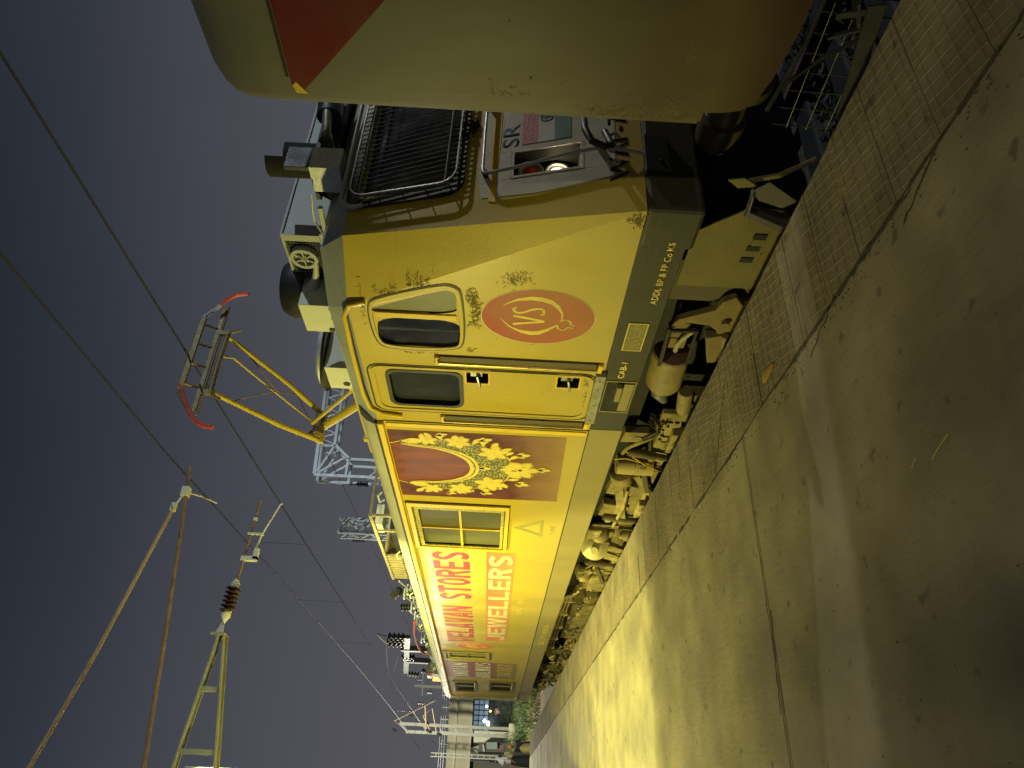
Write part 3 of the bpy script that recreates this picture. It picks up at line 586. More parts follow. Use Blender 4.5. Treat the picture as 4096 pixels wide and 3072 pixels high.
big_window(16.88, 17.38, 1.79, 2.60, 16.68, 17.46, 1.68, 2.74, .03)
def vent(y0, y1, z0, z1, lv):
    b = MB(); frame_mb(b, rrect(y0-.14, y1+.12, z0-.08, z1+.09, .06, 3), rrect(y0-.03, y1+.03, z0-.02, z1+.03, .03, 3), XS, .03); fr = b.build('vent_grille', mat('vent_frame', (.10, .085, .02), .6, 0, .2, 8), loco, bevel=.004)
    b = MB()
    for i in range(lv): 
        z = z0+(z1-z0)*(i+.5)/lv; b.bar((XS+.02, y0, z), (XS+.02, y1, z), .03, .008)
    b.build('louvre', mat('louvre', (.13, .11, .04), .6, 0, .2, 8), fr)
    b = MB(); b.box(XS-.004, XS+.03, (y0+y1)/2-.03, (y0+y1)/2+.03, z0, z1); b.box(XS-.004, XS+.03, y0, y0+.14, z0, z1); b.build('vent_post', mat('vent_post_olive', (.20, .17, .05), .6, 0, .2, 8), fr)
vent(20.6, 22.05, 2.1, 2.58, 10); vent(20.4, 21.8, 1.08, 1.62, 12)
# vertical stringer tubes at the far end of the side
b = MB(); b.tube([(XS-.04, 22.95, .9), (XS-.04, 22.95, 2.75)], .025, 8); b.tube([(XS-.04, 23.2, .9), (XS-.04, 23.2, 2.75)], .025, 8)
b.box(XS-.05, XS, 22.9, 23.25, 2.74, 2.79); b.box(XS-.05, XS, 22.9, 23.25, .84, .89); b.build('end_handrail', M_STEEL, loco, smooth=True)

# poster with the floral necklace
b = MB(); b.prism([(XS, y, z) for y, z in ((6.24, 1.00), (7.86, .96), (7.88, 2.79), (6.25, 2.79))], (-1, 0, 0), .003); poster = b.build('jewellery_poster', M_MAROON, loco)
N_in = [(6.542, 2.677), (6.588, 2.534), (6.619, 2.324), (6.710, 2.155), (6.827, 2.033), (6.938, 1.985), (7.035, 1.970), (7.159, 1.989), (7.270, 2.044), (7.372, 2.180), (7.439, 2.371), (7.437, 2.532), (7.462, 2.642)]
N_out = [(6.444, 2.667), (6.406, 2.559), (6.397, 2.319), (6.416, 2.104), (6.460, 1.944), (6.505, 1.799), (6.597, 1.659), (6.716, 1.566), (6.864, 1.528), (7.103, 1.520), (7.273, 1.550), (7.411, 1.617), (7.575, 1.869), (7.633, 2.144), (7.640, 2.383), (7.638, 2.548), (7.521, 2.684)]
def resample(P, n):
    d = [0]
    for a, c in zip(P, P[1:]): d.append(d[-1]+math.dist(a, c))
    o = []
    for i in range(n):
        t = d[-1]*i/(n-1); k = max(j for j in range(len(d)) if d[j] <= t+1e-9); k = min(k, len(P)-2); f = (t-d[k])/(d[k+1]-d[k])
        o.append((P[k][0]+(P[k+1][0]-P[k][0])*f, P[k][1]+(P[k+1][1]-P[k][1])*f))
    return o
def band(mb, A, B, x, t):
    k = len(A)
    for i in range(k-1): mb.prism([(x, *A[i]), (x, *A[i+1]), (x, *B[i+1]), (x, *B[i])], (-1, 0, 0), t)
A = resample(N_in, 30); Bq = resample(N_out, 30)
b = MB(); b.prism([(XS-.003, y, z) for y, z in [(6.53, 2.78)]+A+[(7.46, 2.78)]], (-1, 0, 0), .0008); b.build('poster_centre', mat('poster_red', (.21, .045, .022), .5, 0, .6, 9, .1, 40, streak=1), poster)
b = MB(); band(b, A, Bq, XS-.003, .002); b.build('necklace', M_NECK, poster)
def lerp(A, B, t): return [(a[0]+(c[0]-a[0])*t, a[1]+(c[1]-a[1])*t) for a, c in zip(A, B)]
b = MB(); band(b, A, lerp(A, Bq, .10), XS-.005, .002); band(b, lerp(A, Bq, .14), lerp(A, Bq, .22), XS-.005, .002); band(b, lerp(A, Bq, .97), Bq, XS-.005, .002)
def stroke(mb, P, wd, x, t):
    for a, c in zip(P, P[1:]):
        d = Vector((c[0]-a[0], c[1]-a[1])).normalized(); n = Vector((-d.y, d.x))*wd/2
        mb.prism([(x, a[0]-n.x, a[1]-n.y), (x, a[0]+n.x, a[1]+n.y), (x, c[0]+n.x, c[1]+n.y), (x, c[0]-n.x, c[1]-n.y)], (-1, 0, 0), t)
stroke(b, [(6.531, 2.79), (6.48, 2.68)], .014, XS-.005, .002); stroke(b, [(7.461, 2.79), (7.51, 2.69)], .014, XS-.005, .002)
b.build('necklace_chain', M_GOLD, poster)
def petal(cy, cz, ang, ln, wd, x, t, mb, s0=.1):
    d = Vector((math.cos(ang), math.sin(ang))); n = Vector((-d.y, d.x)); pts = []
    for f, w_ in ((s0, .25), (.3, .75), (.55, 1), (.8, .72), (1, .02), (.8, -.72), (.55, -1), (.3, -.75), (s0, -.25)):
        p = Vector((cy, cz))+d*ln*f+n*wd*.5*w_; pts.append((x, p.x, p.y))
    mb.prism(pts, (-1, 0, 0), t)
def flower(cy, cz, r, rot, np_=6):
    m1 = MB(); m2 = MB()
    for k in range(np_):
        a = rot+2*math.pi*k/np_
        petal(cy, cz, a, r*1.10, r*.84, XS-.005, .0016+.0002*k, m2); petal(cy, cz, a, r, r*.56, XS-.0068, .0016+.0002*k, m1)
        d = Vector((math.cos(a), math.sin(a)))
    m2.build('flower_outline', M_GOLDD, poster)
    m1.prism([(XS-.0088, cy+r*.16*math.cos(t), cz+r*.16*math.sin(t)) for t in [i*math.pi/5 for i in range(10)]], (-1, 0, 0), .002)
    m1.build('gold_flower', M_GOLD, poster)
for (y, z, r, rt) in ((6.423, 2.401, .11, .3), (6.441, 2.088, .14, .9), (6.651, 1.724, .17, .2), (7.032, 1.43, .215, .5), (7.633, 2.419, .12, .6), (7.603, 2.088, .15, .1), (7.428, 1.752, .19, .8)): flower(y, z, r, rt)
flower(7.032, 1.43, .13, .1, 7)
m1 = MB(); m2 = MB()
for (y, z, a0, l) in ((6.314, 2.267, -110, .10), (6.387, 1.839, -110, .12), (6.684, 1.451, -100, .13), (7.005, 1.214, -90, .13), (7.737, 2.240, -80, .11), (7.673, 1.833, -70, .13), (7.389, 1.439, -75, .14), (7.031, 1.849, -90, .12), (7.0, 1.60, -100, .12)):
    for da in (-42, 0, 42):
        ll = l*(1.25 if da == 0 else .9); an = R(a0+da); st = (y-.02*math.cos(an), z-.02*math.sin(an))
        petal(st[0], st[1]+.02, an, ll*1.06, ll*.55, XS-.005, .0016, m2, .05); petal(st[0], st[1]+.02, an, ll, ll*.42, XS-.0068, .0016, m1, .05)
for (y, z, a) in ((6.50, 2.60, -100), (7.52, 2.61, -80)): petal(y-.02, z+.07, R(a), .24, .12, XS-.0055, .0025, m1, .05)
petal(6.97, 1.62, R(-100), .28, .13, XS-.0072, .002, m1); petal(7.10, 1.62, R(-80), .28, .13, XS-.0072, .002, m1)
random.seed(77)
for i in range(2, 28):
    (y, z) = Bq[i]; cyy, czz = 7.03, 2.3; an = math.atan2(z-czz, y-cyy)+random.uniform(-.7, .7); ll = random.uniform(.09, .15)
    petal(y, z, an, ll*1.08, ll*.62, XS-.0046, .0014, m2, .0); petal(y, z, an, ll, ll*.46, XS-.0060, .0015, m1, .0)
m2.build('leaf_outline', M_GOLDD, poster); m1.build('gold_leaves', M_GOLD, poster)
# lettering
for (s_, y0, y1) in (('VELAVAN', 15.68, 12.80), ('STORES', 12.36, 9.86)):
    block_text(s_, M_CREAML, loco, y0, y1, 2.03, 2.58, 3.2995, grow=.014); block_text(s_, M_RED, loco, y0, y1, 2.03, 2.58, 3.2965)
b = MB(); b.prism([(XS, y, z) for y, z in ((9.82, 1.37), (15.46, 1.35), (15.46, 1.78), (9.82, 1.79))], (-1, 0, 0), .003); jb = b.build('sign_band', M_ORANGE, loco)
block_text('JEWELLERS', M_CREAML, loco, 15.36, 9.92, 1.40, 1.75, 3.2965, gap=.16)
b = MB(); b.prism([(XS, y, z) for y, z in ((17.78, 1.02), (19.85, 1.02), (19.9, 2.78), (17.82, 2.78))], (-1, 0, 0), .003)
b.build('sign_band', mat('maroon_sign', (.24, .045, .035), .45, 0, .12, 5, dirt_and_tint=[((.26, .20, .06), 1.25, 1.8, 3, 1)]), loco)
block_text('INDIAN', M_WHITEL, loco, 19.72, 17.98, 2.22, 2.60, 3.2965, gap=.3, s=.26, t=.14)
block_text('RAILWAYS', M_WHITEL, loco, 19.78, 17.88, 1.66, 2.04, 3.2965, gap=.3, s=.26, t=.14)
block_text('30707', M_FADED, loco, 19.6, 17.95, 1.12, 1.50, 3.2965, gap=.3, s=.26, t=.14)
side_text('lettering', 'BALLAST', mat('ghost_letters', (.54, .42, .12), .6, 0, .2, 12), loco, 13.2, 12.0, 1.14, 1.24, x=3.2985, t=.002, bold=.0)
side_text('lettering', 'SOUTHERN', MATS['ghost_letters'], loco, 15.6, 13.9, .56, .68, x=3.2995, t=.002, bold=.0)
# warning triangle
b = MB(); tri = [(8.79, 1.44), (8.49, 1.07), (9.09, 1.05)]; c_ = (8.79, 1.165)
b2 = [(c_[0]+(y-c_[0])*.62, c_[1]+(z-c_[1])*.62) for y, z in tri]; frame_mb(b, tri, b2, XS, .003); b.build('warning_triangle', mat('faded_triangle', (.30, .27, .07), .6, 0, .2, 10), loco)
side_text('lettering', '118', MATS['faded_triangle'], loco, 8.94, 8.68, .90, .97, x=3.2985, t=.002, bold=.0)
# VS emblem
def emblem(cy, cz, ry, rz, sc, full=True):
    el = [(cy+ry*math.cos(2*math.pi*i/40), cz+rz*math.sin(2*math.pi*i/40)) for i in range(40)]
    b = MB(); b.prism([(XS, cy+(y-cy)*1.025, cz+(z-cz)*1.02) for y, z in el], (-1, 0, 0), .002); eb = b.build('shop_emblem', M_CREAML, loco)
    b = MB(); b.prism([(XS-.002, y, z) for y, z in el], (-1, 0, 0), .0015); b.build('emblem_oval', M_RED if full else M_ORANGE, eb)
    VSA_out = [(4.207, 1.698), (4.144, 1.651), (4.087, 1.572), (4.057, 1.474), (4.059, 1.395), (4.090, 1.313), (4.156, 1.255), (4.232, 1.227), (4.299, 1.221), (4.341, 1.234), (4.349, 1.246)]
    VSA_in = [(4.207, 1.698), (4.153, 1.642), (4.115, 1.571), (4.100, 1.472), (4.110, 1.391), (4.142, 1.317), (4.196, 1.267), (4.247, 1.238), (4.293, 1.234), (4.328, 1.239), (4.349, 1.246)]
    VSB_out = [(4.304, 1.710), (4.373, 1.678), (4.445, 1.625), (4.509, 1.538), (4.534, 1.456), (4.525, 1.392), (4.476, 1.328), (4.425, 1.281), (4.384, 1.251)]
    VSB_in = [(4.304, 1.710), (4.372, 1.669), (4.430, 1.617), (4.473, 1.540), (4.484, 1.459), (4.475, 1.396), (4.437, 1.331), (4.398, 1.283), (4.379, 1.260)]
    def T(P): return [(cy+(y-4.315)*sc[0], cz+(z-1.41)*sc[1]) for y, z in P]
    b = MB(); band(b, T(VSA_out), T(VSA_in), XS-.0035, .002); band(b, T(VSB_out), T(VSB_in), XS-.0035, .002)
    wd = .026*sc[0]
    stroke(b, T([(4.295, 1.60), (4.35, 1.36)]), wd, XS-.0035, .0022); stroke(b, T([(4.40, 1.60), (4.352, 1.36)]), wd, XS-.0035, .0026)
    stroke(b, T([(4.196, 1.576), (4.201, 1.598), (4.237, 1.595), (4.261, 1.565), (4.251, 1.525), (4.213, 1.466), (4.195, 1.406), (4.205, 1.376), (4.258, 1.369), (4.273, 1.394)]), wd*.9, XS-.0035, .0024)
    stroke(b, T([(4.334, 1.230), (4.315, 1.207), (4.319, 1.178), (4.348, 1.154), (4.376, 1.155), (4.386, 1.125)]), .014*sc[0], XS-.0035, .0024)
    stroke(b, T([(4.392, 1.256), (4.426, 1.251), (4.449, 1.224), (4.443, 1.195), (4.405, 1.173), (4.420, 1.134)]), .014*sc[0], XS-.0035, .0024)
    b.build('emblem_letters', M_GOLD, eb)
emblem(4.315, 1.41, .33, .43, (1, 1)); emblem(16.04, 2.02, .29, .40, (.85, .92), False)
# stencils on the solebar, data plate, step pocket
side_text('lettering', 'CAB-1', M_YLET, loco, 5.10, 4.855, .625, .68, x=3.30, t=.003, bold=.02)
side_text('lettering', 'ADDL BP & FP Co', M_YLET, loco, 4.08, 3.53, .555, .605, x=3.30, t=.003, bold=.01)
side_text('lettering', 'KS', M_YLET, loco, 3.50, 3.42, .56, .605, x=3.294, t=.003, bold=.01)
b = MB(); b.box(XS-.004, XS+.004, 4.315, 4.68, .56, .715); pl = b.build('data_plate', mat('plate_olive', (.20, .17, .06), .5, .2, .15, 20), loco, bevel=.002)
b = MB(); frame_mb(b, [(4.315, .56), (4.68, .56), (4.68, .715), (4.315, .715)], [(4.322, .567), (4.673, .567), (4.673, .708), (4.322, .708)], XS-.004, .003); b.build('plate_rim', M_YLET, pl)
b = MB(); random.seed(5)
for r_ in range(6):
    y = 4.65
    while y > 4.34:
        l = random.uniform(.012, .04); b.box(XS-.0055, XS-.0035, y-l, y, .585+r_*.02, .593+r_*.02); y -= l+random.uniform(.006, .03)
b.build('plate_marks', mat('worn_plate_ink', (.34, .28, .09), .6, 0, .4, 40), pl, kind='stuff')
b = MB(); b.box(XS-.003, XS+.003, 5.16, 5.67, .505, .755); sp_ = b.build('step_pocket', M_DARK, loco)
b = MB(); b.box(XS-.006, XS+.001, 5.15, 5.68, .497, .507); b.box(XS-.006, XS+.001, 5.15, 5.68, .753, .762); b.box(XS-.006, XS+.001, 5.145, 5.162, .5, .76); b.box(XS-.006, XS+.001, 5.668, 5.685, .5, .76); b.box(XS-.05, XS-.003, 5.19, 5.42, .62, .665); b.box(XS-.012, XS-.003, 5.18, 5.64, .515, .60)
b.build('step_tread', M_SOLED, sp_, bevel=.004)

# ---- front end
# painted panels on the nose
def front_sheet(name, pts, m, off=.003, t=.003, parent=None):
    nrm = Vector((0, -1, K)).normalized(); b = MB(); b.prism([Vector((x, fy(z), z))+nrm*off for x, z in pts], tuple(nrm), t); return b.build(name, m, parent or loco)
M_NOSE = mat('nose_white', (.56, .53, .44), .55, 0, .14, 9, .25, 60)
front_sheet('nose_panel', [(3.66, .98), (3.62, 1.2), (3.60, 1.5), (3.62, 1.86), (3.768, 1.885), (3.768, .975)], M_NOSE)
front_sheet('nose_panel', [(3.77, 1.672), (3.77, 1.885), (4.05, 1.895), (4.05, 1.672)], M_NOSE); front_sheet('nose_panel', [(3.77, 1.178), (4.05, 1.178), (4.05, .97), (3.77, .975)], M_NOSE)
front_sheet('nose_panel', [(4.052, .97), (4.052, 1.895), (4.85, 1.90), (4.85, .96)], M_NOSE)
front_sheet('nose_stripe', [(3.56, 1.76), (3.58, 1.81), (4.85, 1.825), (4.85, 1.755), (4.2, 1.75), (3.8, 1.765)], M_TRIM, .006)
front_sheet('nose_panel', [(4.852, .96), (4.852, 1.90), (5.64, 1.89), (5.64, .97)], M_NOSE); front_sheet('nose_panel', [(5.94, .98), (5.94, 1.88), (6.05, 1.86), (6.1, 1.4), (6.04, .98)], M_NOSE)
nv = Vector((0, K, 1)).normalized()
b = MB(); nrm = Vector((0, -1, K)).normalized()
for a, c in ((3.79, 4.03), (mir(4.03), mir(3.79))):
    b = MB()
    for (x0, x1, z0, z1) in ((a-.02, a, 1.18, 1.67), (c, c+.02, 1.18, 1.67), (a, c, 1.18, 1.20), (a, c, 1.65, 1.67)):
        b.add([(x, fy(z, .010), z) for x, z in ((x0, z0), (x1, z0), (x1, z1), (x0, z1))]+[(x, fy(z, -.002), z) for x, z in ((x0, z0), (x1, z0), (x1, z1), (x0, z1))], [(0, 1, 2, 3), (7, 6, 5, 4), (0, 4, 5, 1), (1, 5, 6, 2), (2, 6, 7, 3), (3, 7, 4, 0)])
    hl = b.build('headlight', M_NOSE, loco)
    xm = (a+c)/2
    b = MB(); b.box(a+.002, c-.002, 3.55, 3.56, 1.202, 1.648); b.build('reflector_back', mat('lamp_housing_yellow', (.62, .48, .12), .4, .2, .2, 10), hl)
    for z, m_, n_ in ((1.34, mat('lamp_lens', (.8, .8, .75), .12, 0, .1, 8, emit=(1, .92, .7), es=3), 'lamp_lens'), (1.53, mat('red_lens', (.35, .03, .02), .15, 0, .1, 8), 'red_lens')):
        b = MB(); b.lathe((xm, 3.55, z), (0, -1, 0), [(0, .055), (.10, .088), (.13, .09), (.13, .078), (.115, .075)], 20); b.build('lamp_shell', M_STEEL, hl, smooth=True)
        b = MB(); b.lathe((xm, 3.452, z), (0, -1, 0), [(0, .076), (.012, .07), (.022, .04), (.025, .005)], 20); b.build(n_, m_, hl, smooth=True)
lamp('headlamp_glow', 'POINT', (3.90, 3.40, 1.33), (0, 0, 0), .9, (1, .82, .45), .02)
def front_text(body_, x0, z0, w_, h_, m, bold): textmesh('lettering', body_, m, loco, Vector((x0, fy(z0), z0))+nrm*.0062, (1, 0, 0), (0, K, 1), w_, h_/math.cos(math.atan(K)), t=.0008, bold=bold)
front_text('SR', 4.09, 1.62, .25, .12, M_BLUEL, .012); front_text('WAP-7', 3.60, .885, .66, .13, M_BLKL, .012)
for i, (m_, z0, z1) in enumerate(((mat('flag_red', (.50, .12, .12), .5, 0, .25, 30, .5, 70), 1.487, 1.60), (mat('flag_white', (.62, .62, .60), .5, 0, .1, 30, .5, 70), 1.374, 1.487), (mat('flag_green', (.05, .18, .15), .5, 0, .25, 30, .5, 70), 1.26, 1.374))):
    front_sheet('flag_stripe', [(4.10, z0), (4.10, z1), (4.62, z1), (4.62, z0)], m_, .0065, .003)
b = MB(); ctr = Vector((4.36, fy(1.43), 1.43))+nrm*.0105
for i in range(24):
    a0 = 2*math.pi*i/24; a1 = 2*math.pi*(i+1)/24
    f = lambda a, r: ctr+Vector((math.cos(a)*r, 0, 0))+nv*math.sin(a)*r
    b.prism([f(a0, .042), f(a1, .042), f(a1, .05), f(a0, .05)], tuple(nrm), .002)
    if i % 2 == 0: b.prism([f(a0, .004), f(a0+.1, .004), f(a0+.03, .043), f(a0, .043)], tuple(nrm), .002)
b.build('flag_wheel', mat('flag_navy', (.05, .07, .25), .5, 0, .1, 10), loco)
# nose handrail, jumper hose
def fp(x, z, off): return tuple(Vector((x, fy(z), z))+nrm*off)
b = MB(); b.tube([fp(4.84, 1.855, .06), fp(4.2, 1.855, .06), fp(3.84, 1.85, .06), fp(3.80, 1.835, .065), fp(3.785, 1.79, .07), fp(3.80, 1.6, .075), fp(3.86, 1.2, .075), fp(3.86, 1.08, .075), fp(3.83, .95, .07), (3.79, 3.13, .78), (3.77, 3.12, .70)], .0115, 8)
b.build('nose_handrail', M_STEEL, loco, smooth=True)
b = MB(); b.cyl(fp(3.83, 1.84, 0), fp(3.83, 1.84, .06), .02, n=8); b.cyl(fp(4.6, 1.855, 0), fp(4.6, 1.855, .06), .02, n=8); b.build('rail_foot', M_BLACK, loco)
pts = [(3.98+.02, 3.14, 1.05), (3.80, 3.08, 1.02), (3.72, 3.03, 1.08), (3.74, 3.01, 1.16), (3.86, 3.02, 1.20), (4.02, 3.06, 1.20), (4.15, 3.2, 1.18)]
MB().tube(pts, .024, 10).build('jumper_cable', M_BLACK, loco, smooth=True)
b = MB(); b.box(3.6, 3.95, 3.10, 3.18, .64, .80); b.cyl((3.70, 3.09, .70), (3.70, 3.10, .70), .015, n=8); b.build('coupler_bracket', M_BLACK, loco, bevel=.005)
# windscreen
wsm = MB(); wsm.prism([(x, fy(z, -.05), z) for x, z in ((3.75, 2.05), (5.95, 2.05), (5.95, 2.79), (3.75, 2.79))], (0, 1, 0), .005); ws = wsm.build('windscreen', M_GLASS, loco)
def ring_front(name, o_, i_, m, off, t, parent):
    b = MB(); k = len(o_); A_ = [Vector((x, fy(z), z))+nrm*off for x, z in o_]; B_ = [Vector((x, fy(z), z))+nrm*off for x, z in i_]
    for j in range(k):
        l = (j+1) % k; b.prism([A_[j], A_[l], B_[l], B_[j]], tuple(nrm), t)
    return b.build(name, m, parent)
ring_front('screen_seal', rrect(3.69, mir(3.69), 1.99, 2.845, .13, 5), rrect(3.76, mir(3.76), 2.06, 2.78, .10, 5), M_BLACK, .002, .02, ws)
b = MB()
rr = rrect(3.75, mir(3.75), 2.03, 2.80, .12, 5); b.tube([fp(x, z, .075) for x, z in rr+[rr[0]]], .009, 6); b.build('guard_frame', M_STEEL, ws, smooth=True)
b = MB()
for z in (2.10, 2.725): b.tube([fp(3.77, z, .078), fp(mir(3.77), z, .078)], .008, 6)
b.build('guard_rail', M_STEEL, ws, smooth=True)
b = MB(); b.prism([(x, fy(z, -.035), z) for x, z in ((3.80, 2.735), (5.9, 2.735), (5.88, 2.785), (3.82, 2.785))], (0, 1, 0), .004); b.build('lit_screen_band', mat('pale_lit_band', (.45, .46, .40), .5, 0, .6, 24), ws)  # pale band painted for the lit, reflecting cells along the top
b = MB(); b.prism([(x, fy(z, -.035), z) for x, z in ((3.77, 2.10), (3.80, 2.40), (3.83, 2.40), (3.84, 2.10))], (0, 1, 0), .004); b.build('lit_corner_strip', MATS['pale_lit_band'], ws)  # pale patch painted for the lit strip in the lower corner
M_BAR = mat('guard_bar_paint', (.035, .035, .03), .6, .1, .2, 10)
for i in range(42):
    x = 3.80+i*.0512; MB().tube([fp(min(x+.10, 5.93), 2.035, .07), fp(x, 2.795, .07)], .0045, 5).build('guard_bar', M_BAR, ws)
b = MB()
for i in range(5):
    x = 3.755; 
    b.tube([fp(x, 2.08+i*.17, .01), fp(x+.0, 2.08+i*.17, .072)], .006, 5)
b.build('guard_stay', M_STEEL, ws)
b = MB(); b.tube([fp(3.70, 2.70, .03), fp(3.68, 2.76, .04), fp(3.70, 2.83, .04), fp(3.78, 2.87, .04), fp(4.85, 2.88, .035)], .017, 8); b.build('screen_hood', M_GALV, ws, smooth=True)
b = MB(); random.seed(2)
for i in range(60):
    x = 4.38+random.gauss(0, .035); z = 1.955+random.gauss(0, .018); p = Vector(fp(x, z, random.uniform(.005, .03))); s_ = random.uniform(.006, .016)
    b.add([p+Vector((s_, 0, 0)), p-Vector((s_, 0, 0)), p+Vector((0, -s_, 0)), p+Vector((0, s_, 0)), p+Vector((0, 0, s_)), p-Vector((0, 0, s_))], [(0, 2, 4), (2, 1, 4), (1, 3, 4), (3, 0, 4), (2, 0, 5), (1, 2, 5), (3, 1, 5), (0, 3, 5)])
b.tube([fp(4.36, 1.95, .02), fp(4.38, 2.0, .05), fp(4.40, 2.15, .05)], .01, 6); b.build('wiper_motor', mat('greasy', (.05, .035, .02), .3, .2, .4, 30), loco)

# ---- roof equipment on the cab
b = MB(); b.box(3.70, 4.30, 4.83, 5.21, 3.10, 3.435); rb = b.build('roof_vent_box', M_CREAM, loco, bevel=.006)
b = MB(); b.lathe((4.02, 5.02, 3.435), (0, 0, 1), [(0, .27), (.10, .27), (.18, .235), (.20, .22), (.20, .01)], 28); b.build('vent_cowl', M_BLACK, rb, smooth=True)
b = MB()
for y in (4.87, 5.0, 5.15): b.cyl((3.695, y, 3.17), (3.70, y, 3.17), .012, n=8)
b.cyl((3.692, 5.17, 3.20), (3.70, 5.17, 3.20), .028, n=12); b.build('box_bolts', M_BLACK, rb)
b = MB(); b.box(3.66, 4.25, 4.80, 5.24, 3.095, 3.135); b.build('roof_vent_box', M_CREAM, loco, bevel=.004, label='base flange')
b = MB(); b.box(3.70, 4.28, 5.80, 6.18, 3.10, 3.40); rb2 = b.build('roof_vent_box', M_CREAM, loco, bevel=.006)
b = MB(); b.prism([(x, y, 3.405) for x, y in arc(3.98, 5.99, .40, .29, 0, 360, 28)[:-1]], (0, 0, 1), .03); b.build('lid_seal', M_BLACK, rb2)
b = MB(); b.lathe((3.98, 5.99, 3.435), (0, 0, 1), [(0, .33), (.03, .335), (.06, .30), (.075, .2), (.08, .01)], 28); b.build('vent_lid', M_GALV, rb2, smooth=True)
b = MB(); b.cyl((3.692, 6.08, 3.22), (3.70, 6.08, 3.22), .035, n=12); b.build('drain_hole', M_BLACK, rb2)
b = MB(); b.box(4.3, 5.4, 5.45, 6.2, 3.10, 3.32); b.box(4.25, 5.6, 4.75, 5.4, 3.10, 3.28); b.build('roof_cover', M_BLACK, loco, bevel=.02)
# air-conditioning unit
b = MB(); b.box(4.0, 5.7, 4.30, 4.86, 3.20, 3.50); ac = b.build('air_conditioner', M_AC, loco, bevel=.008)
b = MB(); b.box(3.99, 5.72, 4.285, 4.88, 3.50, 3.52); b.box(3.985, 4.0, 4.285, 4.36, 3.20, 3.50); b.box(3.99, 5.7, 4.27, 4.9, 3.17, 3.20); b.build('casing_trim', M_AC, ac, bevel=.003)
b = MB(); b.box(3.992, 4.0, 4.37, 4.84, 3.21, 3.49); b.build('intake', M_DARK, ac)
b = MB()
for i in range(11): b.cyl((3.988, 4.37, 3.22+i*.026), (3.988, 4.84, 3.22+i*.026), .003, n=5)
for i in range(14): b.cyl((3.984, 4.38+i*.035, 3.21), (3.984, 4.38+i*.035, 3.49), .0025, n=5)
b.build('intake_mesh', M_STEEL, ac)
b = MB(); b.lathe((3.985, 4.52, 3.36), (-1, 0, 0), [(0, .115), (.03, .12), (.05, .115), (.05, .085), (.02, .08)], 24)
for i in range(6):
    a = i*math.pi/3; b.bar((3.95, 4.52, 3.36), (3.95, 4.52+.085*math.cos(a), 3.36+.085*math.sin(a)), .02, .012)
b.lathe((3.97, 4.52, 3.36), (-1, 0, 0), [(0, .035), (.02, .03), (.03, .002)], 14); b.build('fan_guard', M_AC, ac, smooth=True)
b = MB(); b.tube([(3.96, 4.60, 3.28), (3.93, 4.72, 3.30), (3.90, 4.82, 3.34), (3.88, 4.86, 3.40)], [.02, .03, .045, .055], 12); b.build('air_duct', M_CREAM, ac, smooth=True)
b = MB(); b.tube([(3.95, 3.80, 3.15), (3.93, 3.95, 3.17), (3.96, 4.10, 3.19), (3.90, 4.2, 3.12), (3.92, 4.35, 3.14), (3.86, 4.5, 3.13), (3.80, 4.6, 3.13)], .008, 6); b.tube([(3.97, 3.95, 3.12), (3.93, 4.3, 3.12), (3.90, 4.34, 3.10)], .022, 8); b.build('roof_conduit', M_CREAM, loco, smooth=True)
# air horn with rain hood and marker box
b = MB(); b.box(4.04, 4.26, 3.62, 3.86, 2.93, 3.16); b.build('marker_box', mat('silver_box', (.62, .64, .66), .5, .2, .25, 30, .3, 60), loco, bevel=.005)
b = MB(); b.prism([(4.045, 3.63, 3.16), (4.045, 3.86, 3.16), (4.045, 3.86, 2.95), (4.045, 3.95, 3.05)], (1, 0, 0), .2); b.build('marker_bracket', mat('greasy_olive', (.12, .11, .06), .5, .2, .4, 20), loco)
b = MB()
seg = 14
for i in range(seg):
    a0 = R(110+165*i/seg); a1 = R(110+165*(i+1)/seg); r_ = .16; cx_, cy_ = 4.40, 3.86
    def hp(a, z, rr): return (cx_+rr*math.cos(a), cy_+rr*math.sin(a)*.9, z)
    top = 3.57 if 90 < i*17 else 3.57
    z1 = 3.57-(.14 if i > 9 else 0)
    b.add([hp(a0, 3.18, r_), hp(a1, 3.18, r_), hp(a1, z1, r_), hp(a0, z1, r_), hp(a0, 3.18, r_-.012), hp(a1, 3.18, r_-.012), hp(a1, z1, r_-.012), hp(a0, z1, r_-.012)],
          [(0, 1, 2, 3), (4, 7, 6, 5), (3, 2, 6, 7), (0, 4, 5, 1), (0, 3, 7, 4), (1, 5, 6, 2)])
b.build('horn_hood', mat('hood_dark', (.016, .015, .012), .9, 0, .25, 8, .2, 50), loco)
b = MB(); b.box(4.08, 4.30, 3.66, 3.70, 3.10, 3.36); b.box(4.1, 4.7, 3.70, 4.0, 3.14, 3.18); b.build('hood_flange', M_BLACK, loco, bevel=.004)
b = MB(); b.lathe((4.42, 3.70, 3.11), (1, -.1, .12), [(0, .055), (.06, .05), (.10, .035), (.45, .045), (.65, .075)], 18); b.build('air_horn', mat('horn_olive', (.16, .15, .10), .4, .4, .2, 10), loco, smooth=True)
b = MB(); b.lathe((4.72, 3.72, 3.14), (1, -.05, .1), [(0, .09), (.01, .1), (.4, .1)], 18); b.box(4.66, 5.4, 3.86, 4.2, 3.08, 3.22); b.build('roof_headlamp', M_BLACK, loco, smooth=True)
MB().tube([(3.70, 4.75, 3.14), (3.62, 4.85, 3.11), (3.60, 5.2, 3.11), (3.62, 5.7, 3.12), (3.66, 6.3, 3.13)], .009, 6).build('roof_conduit', M_BLACK, loco)

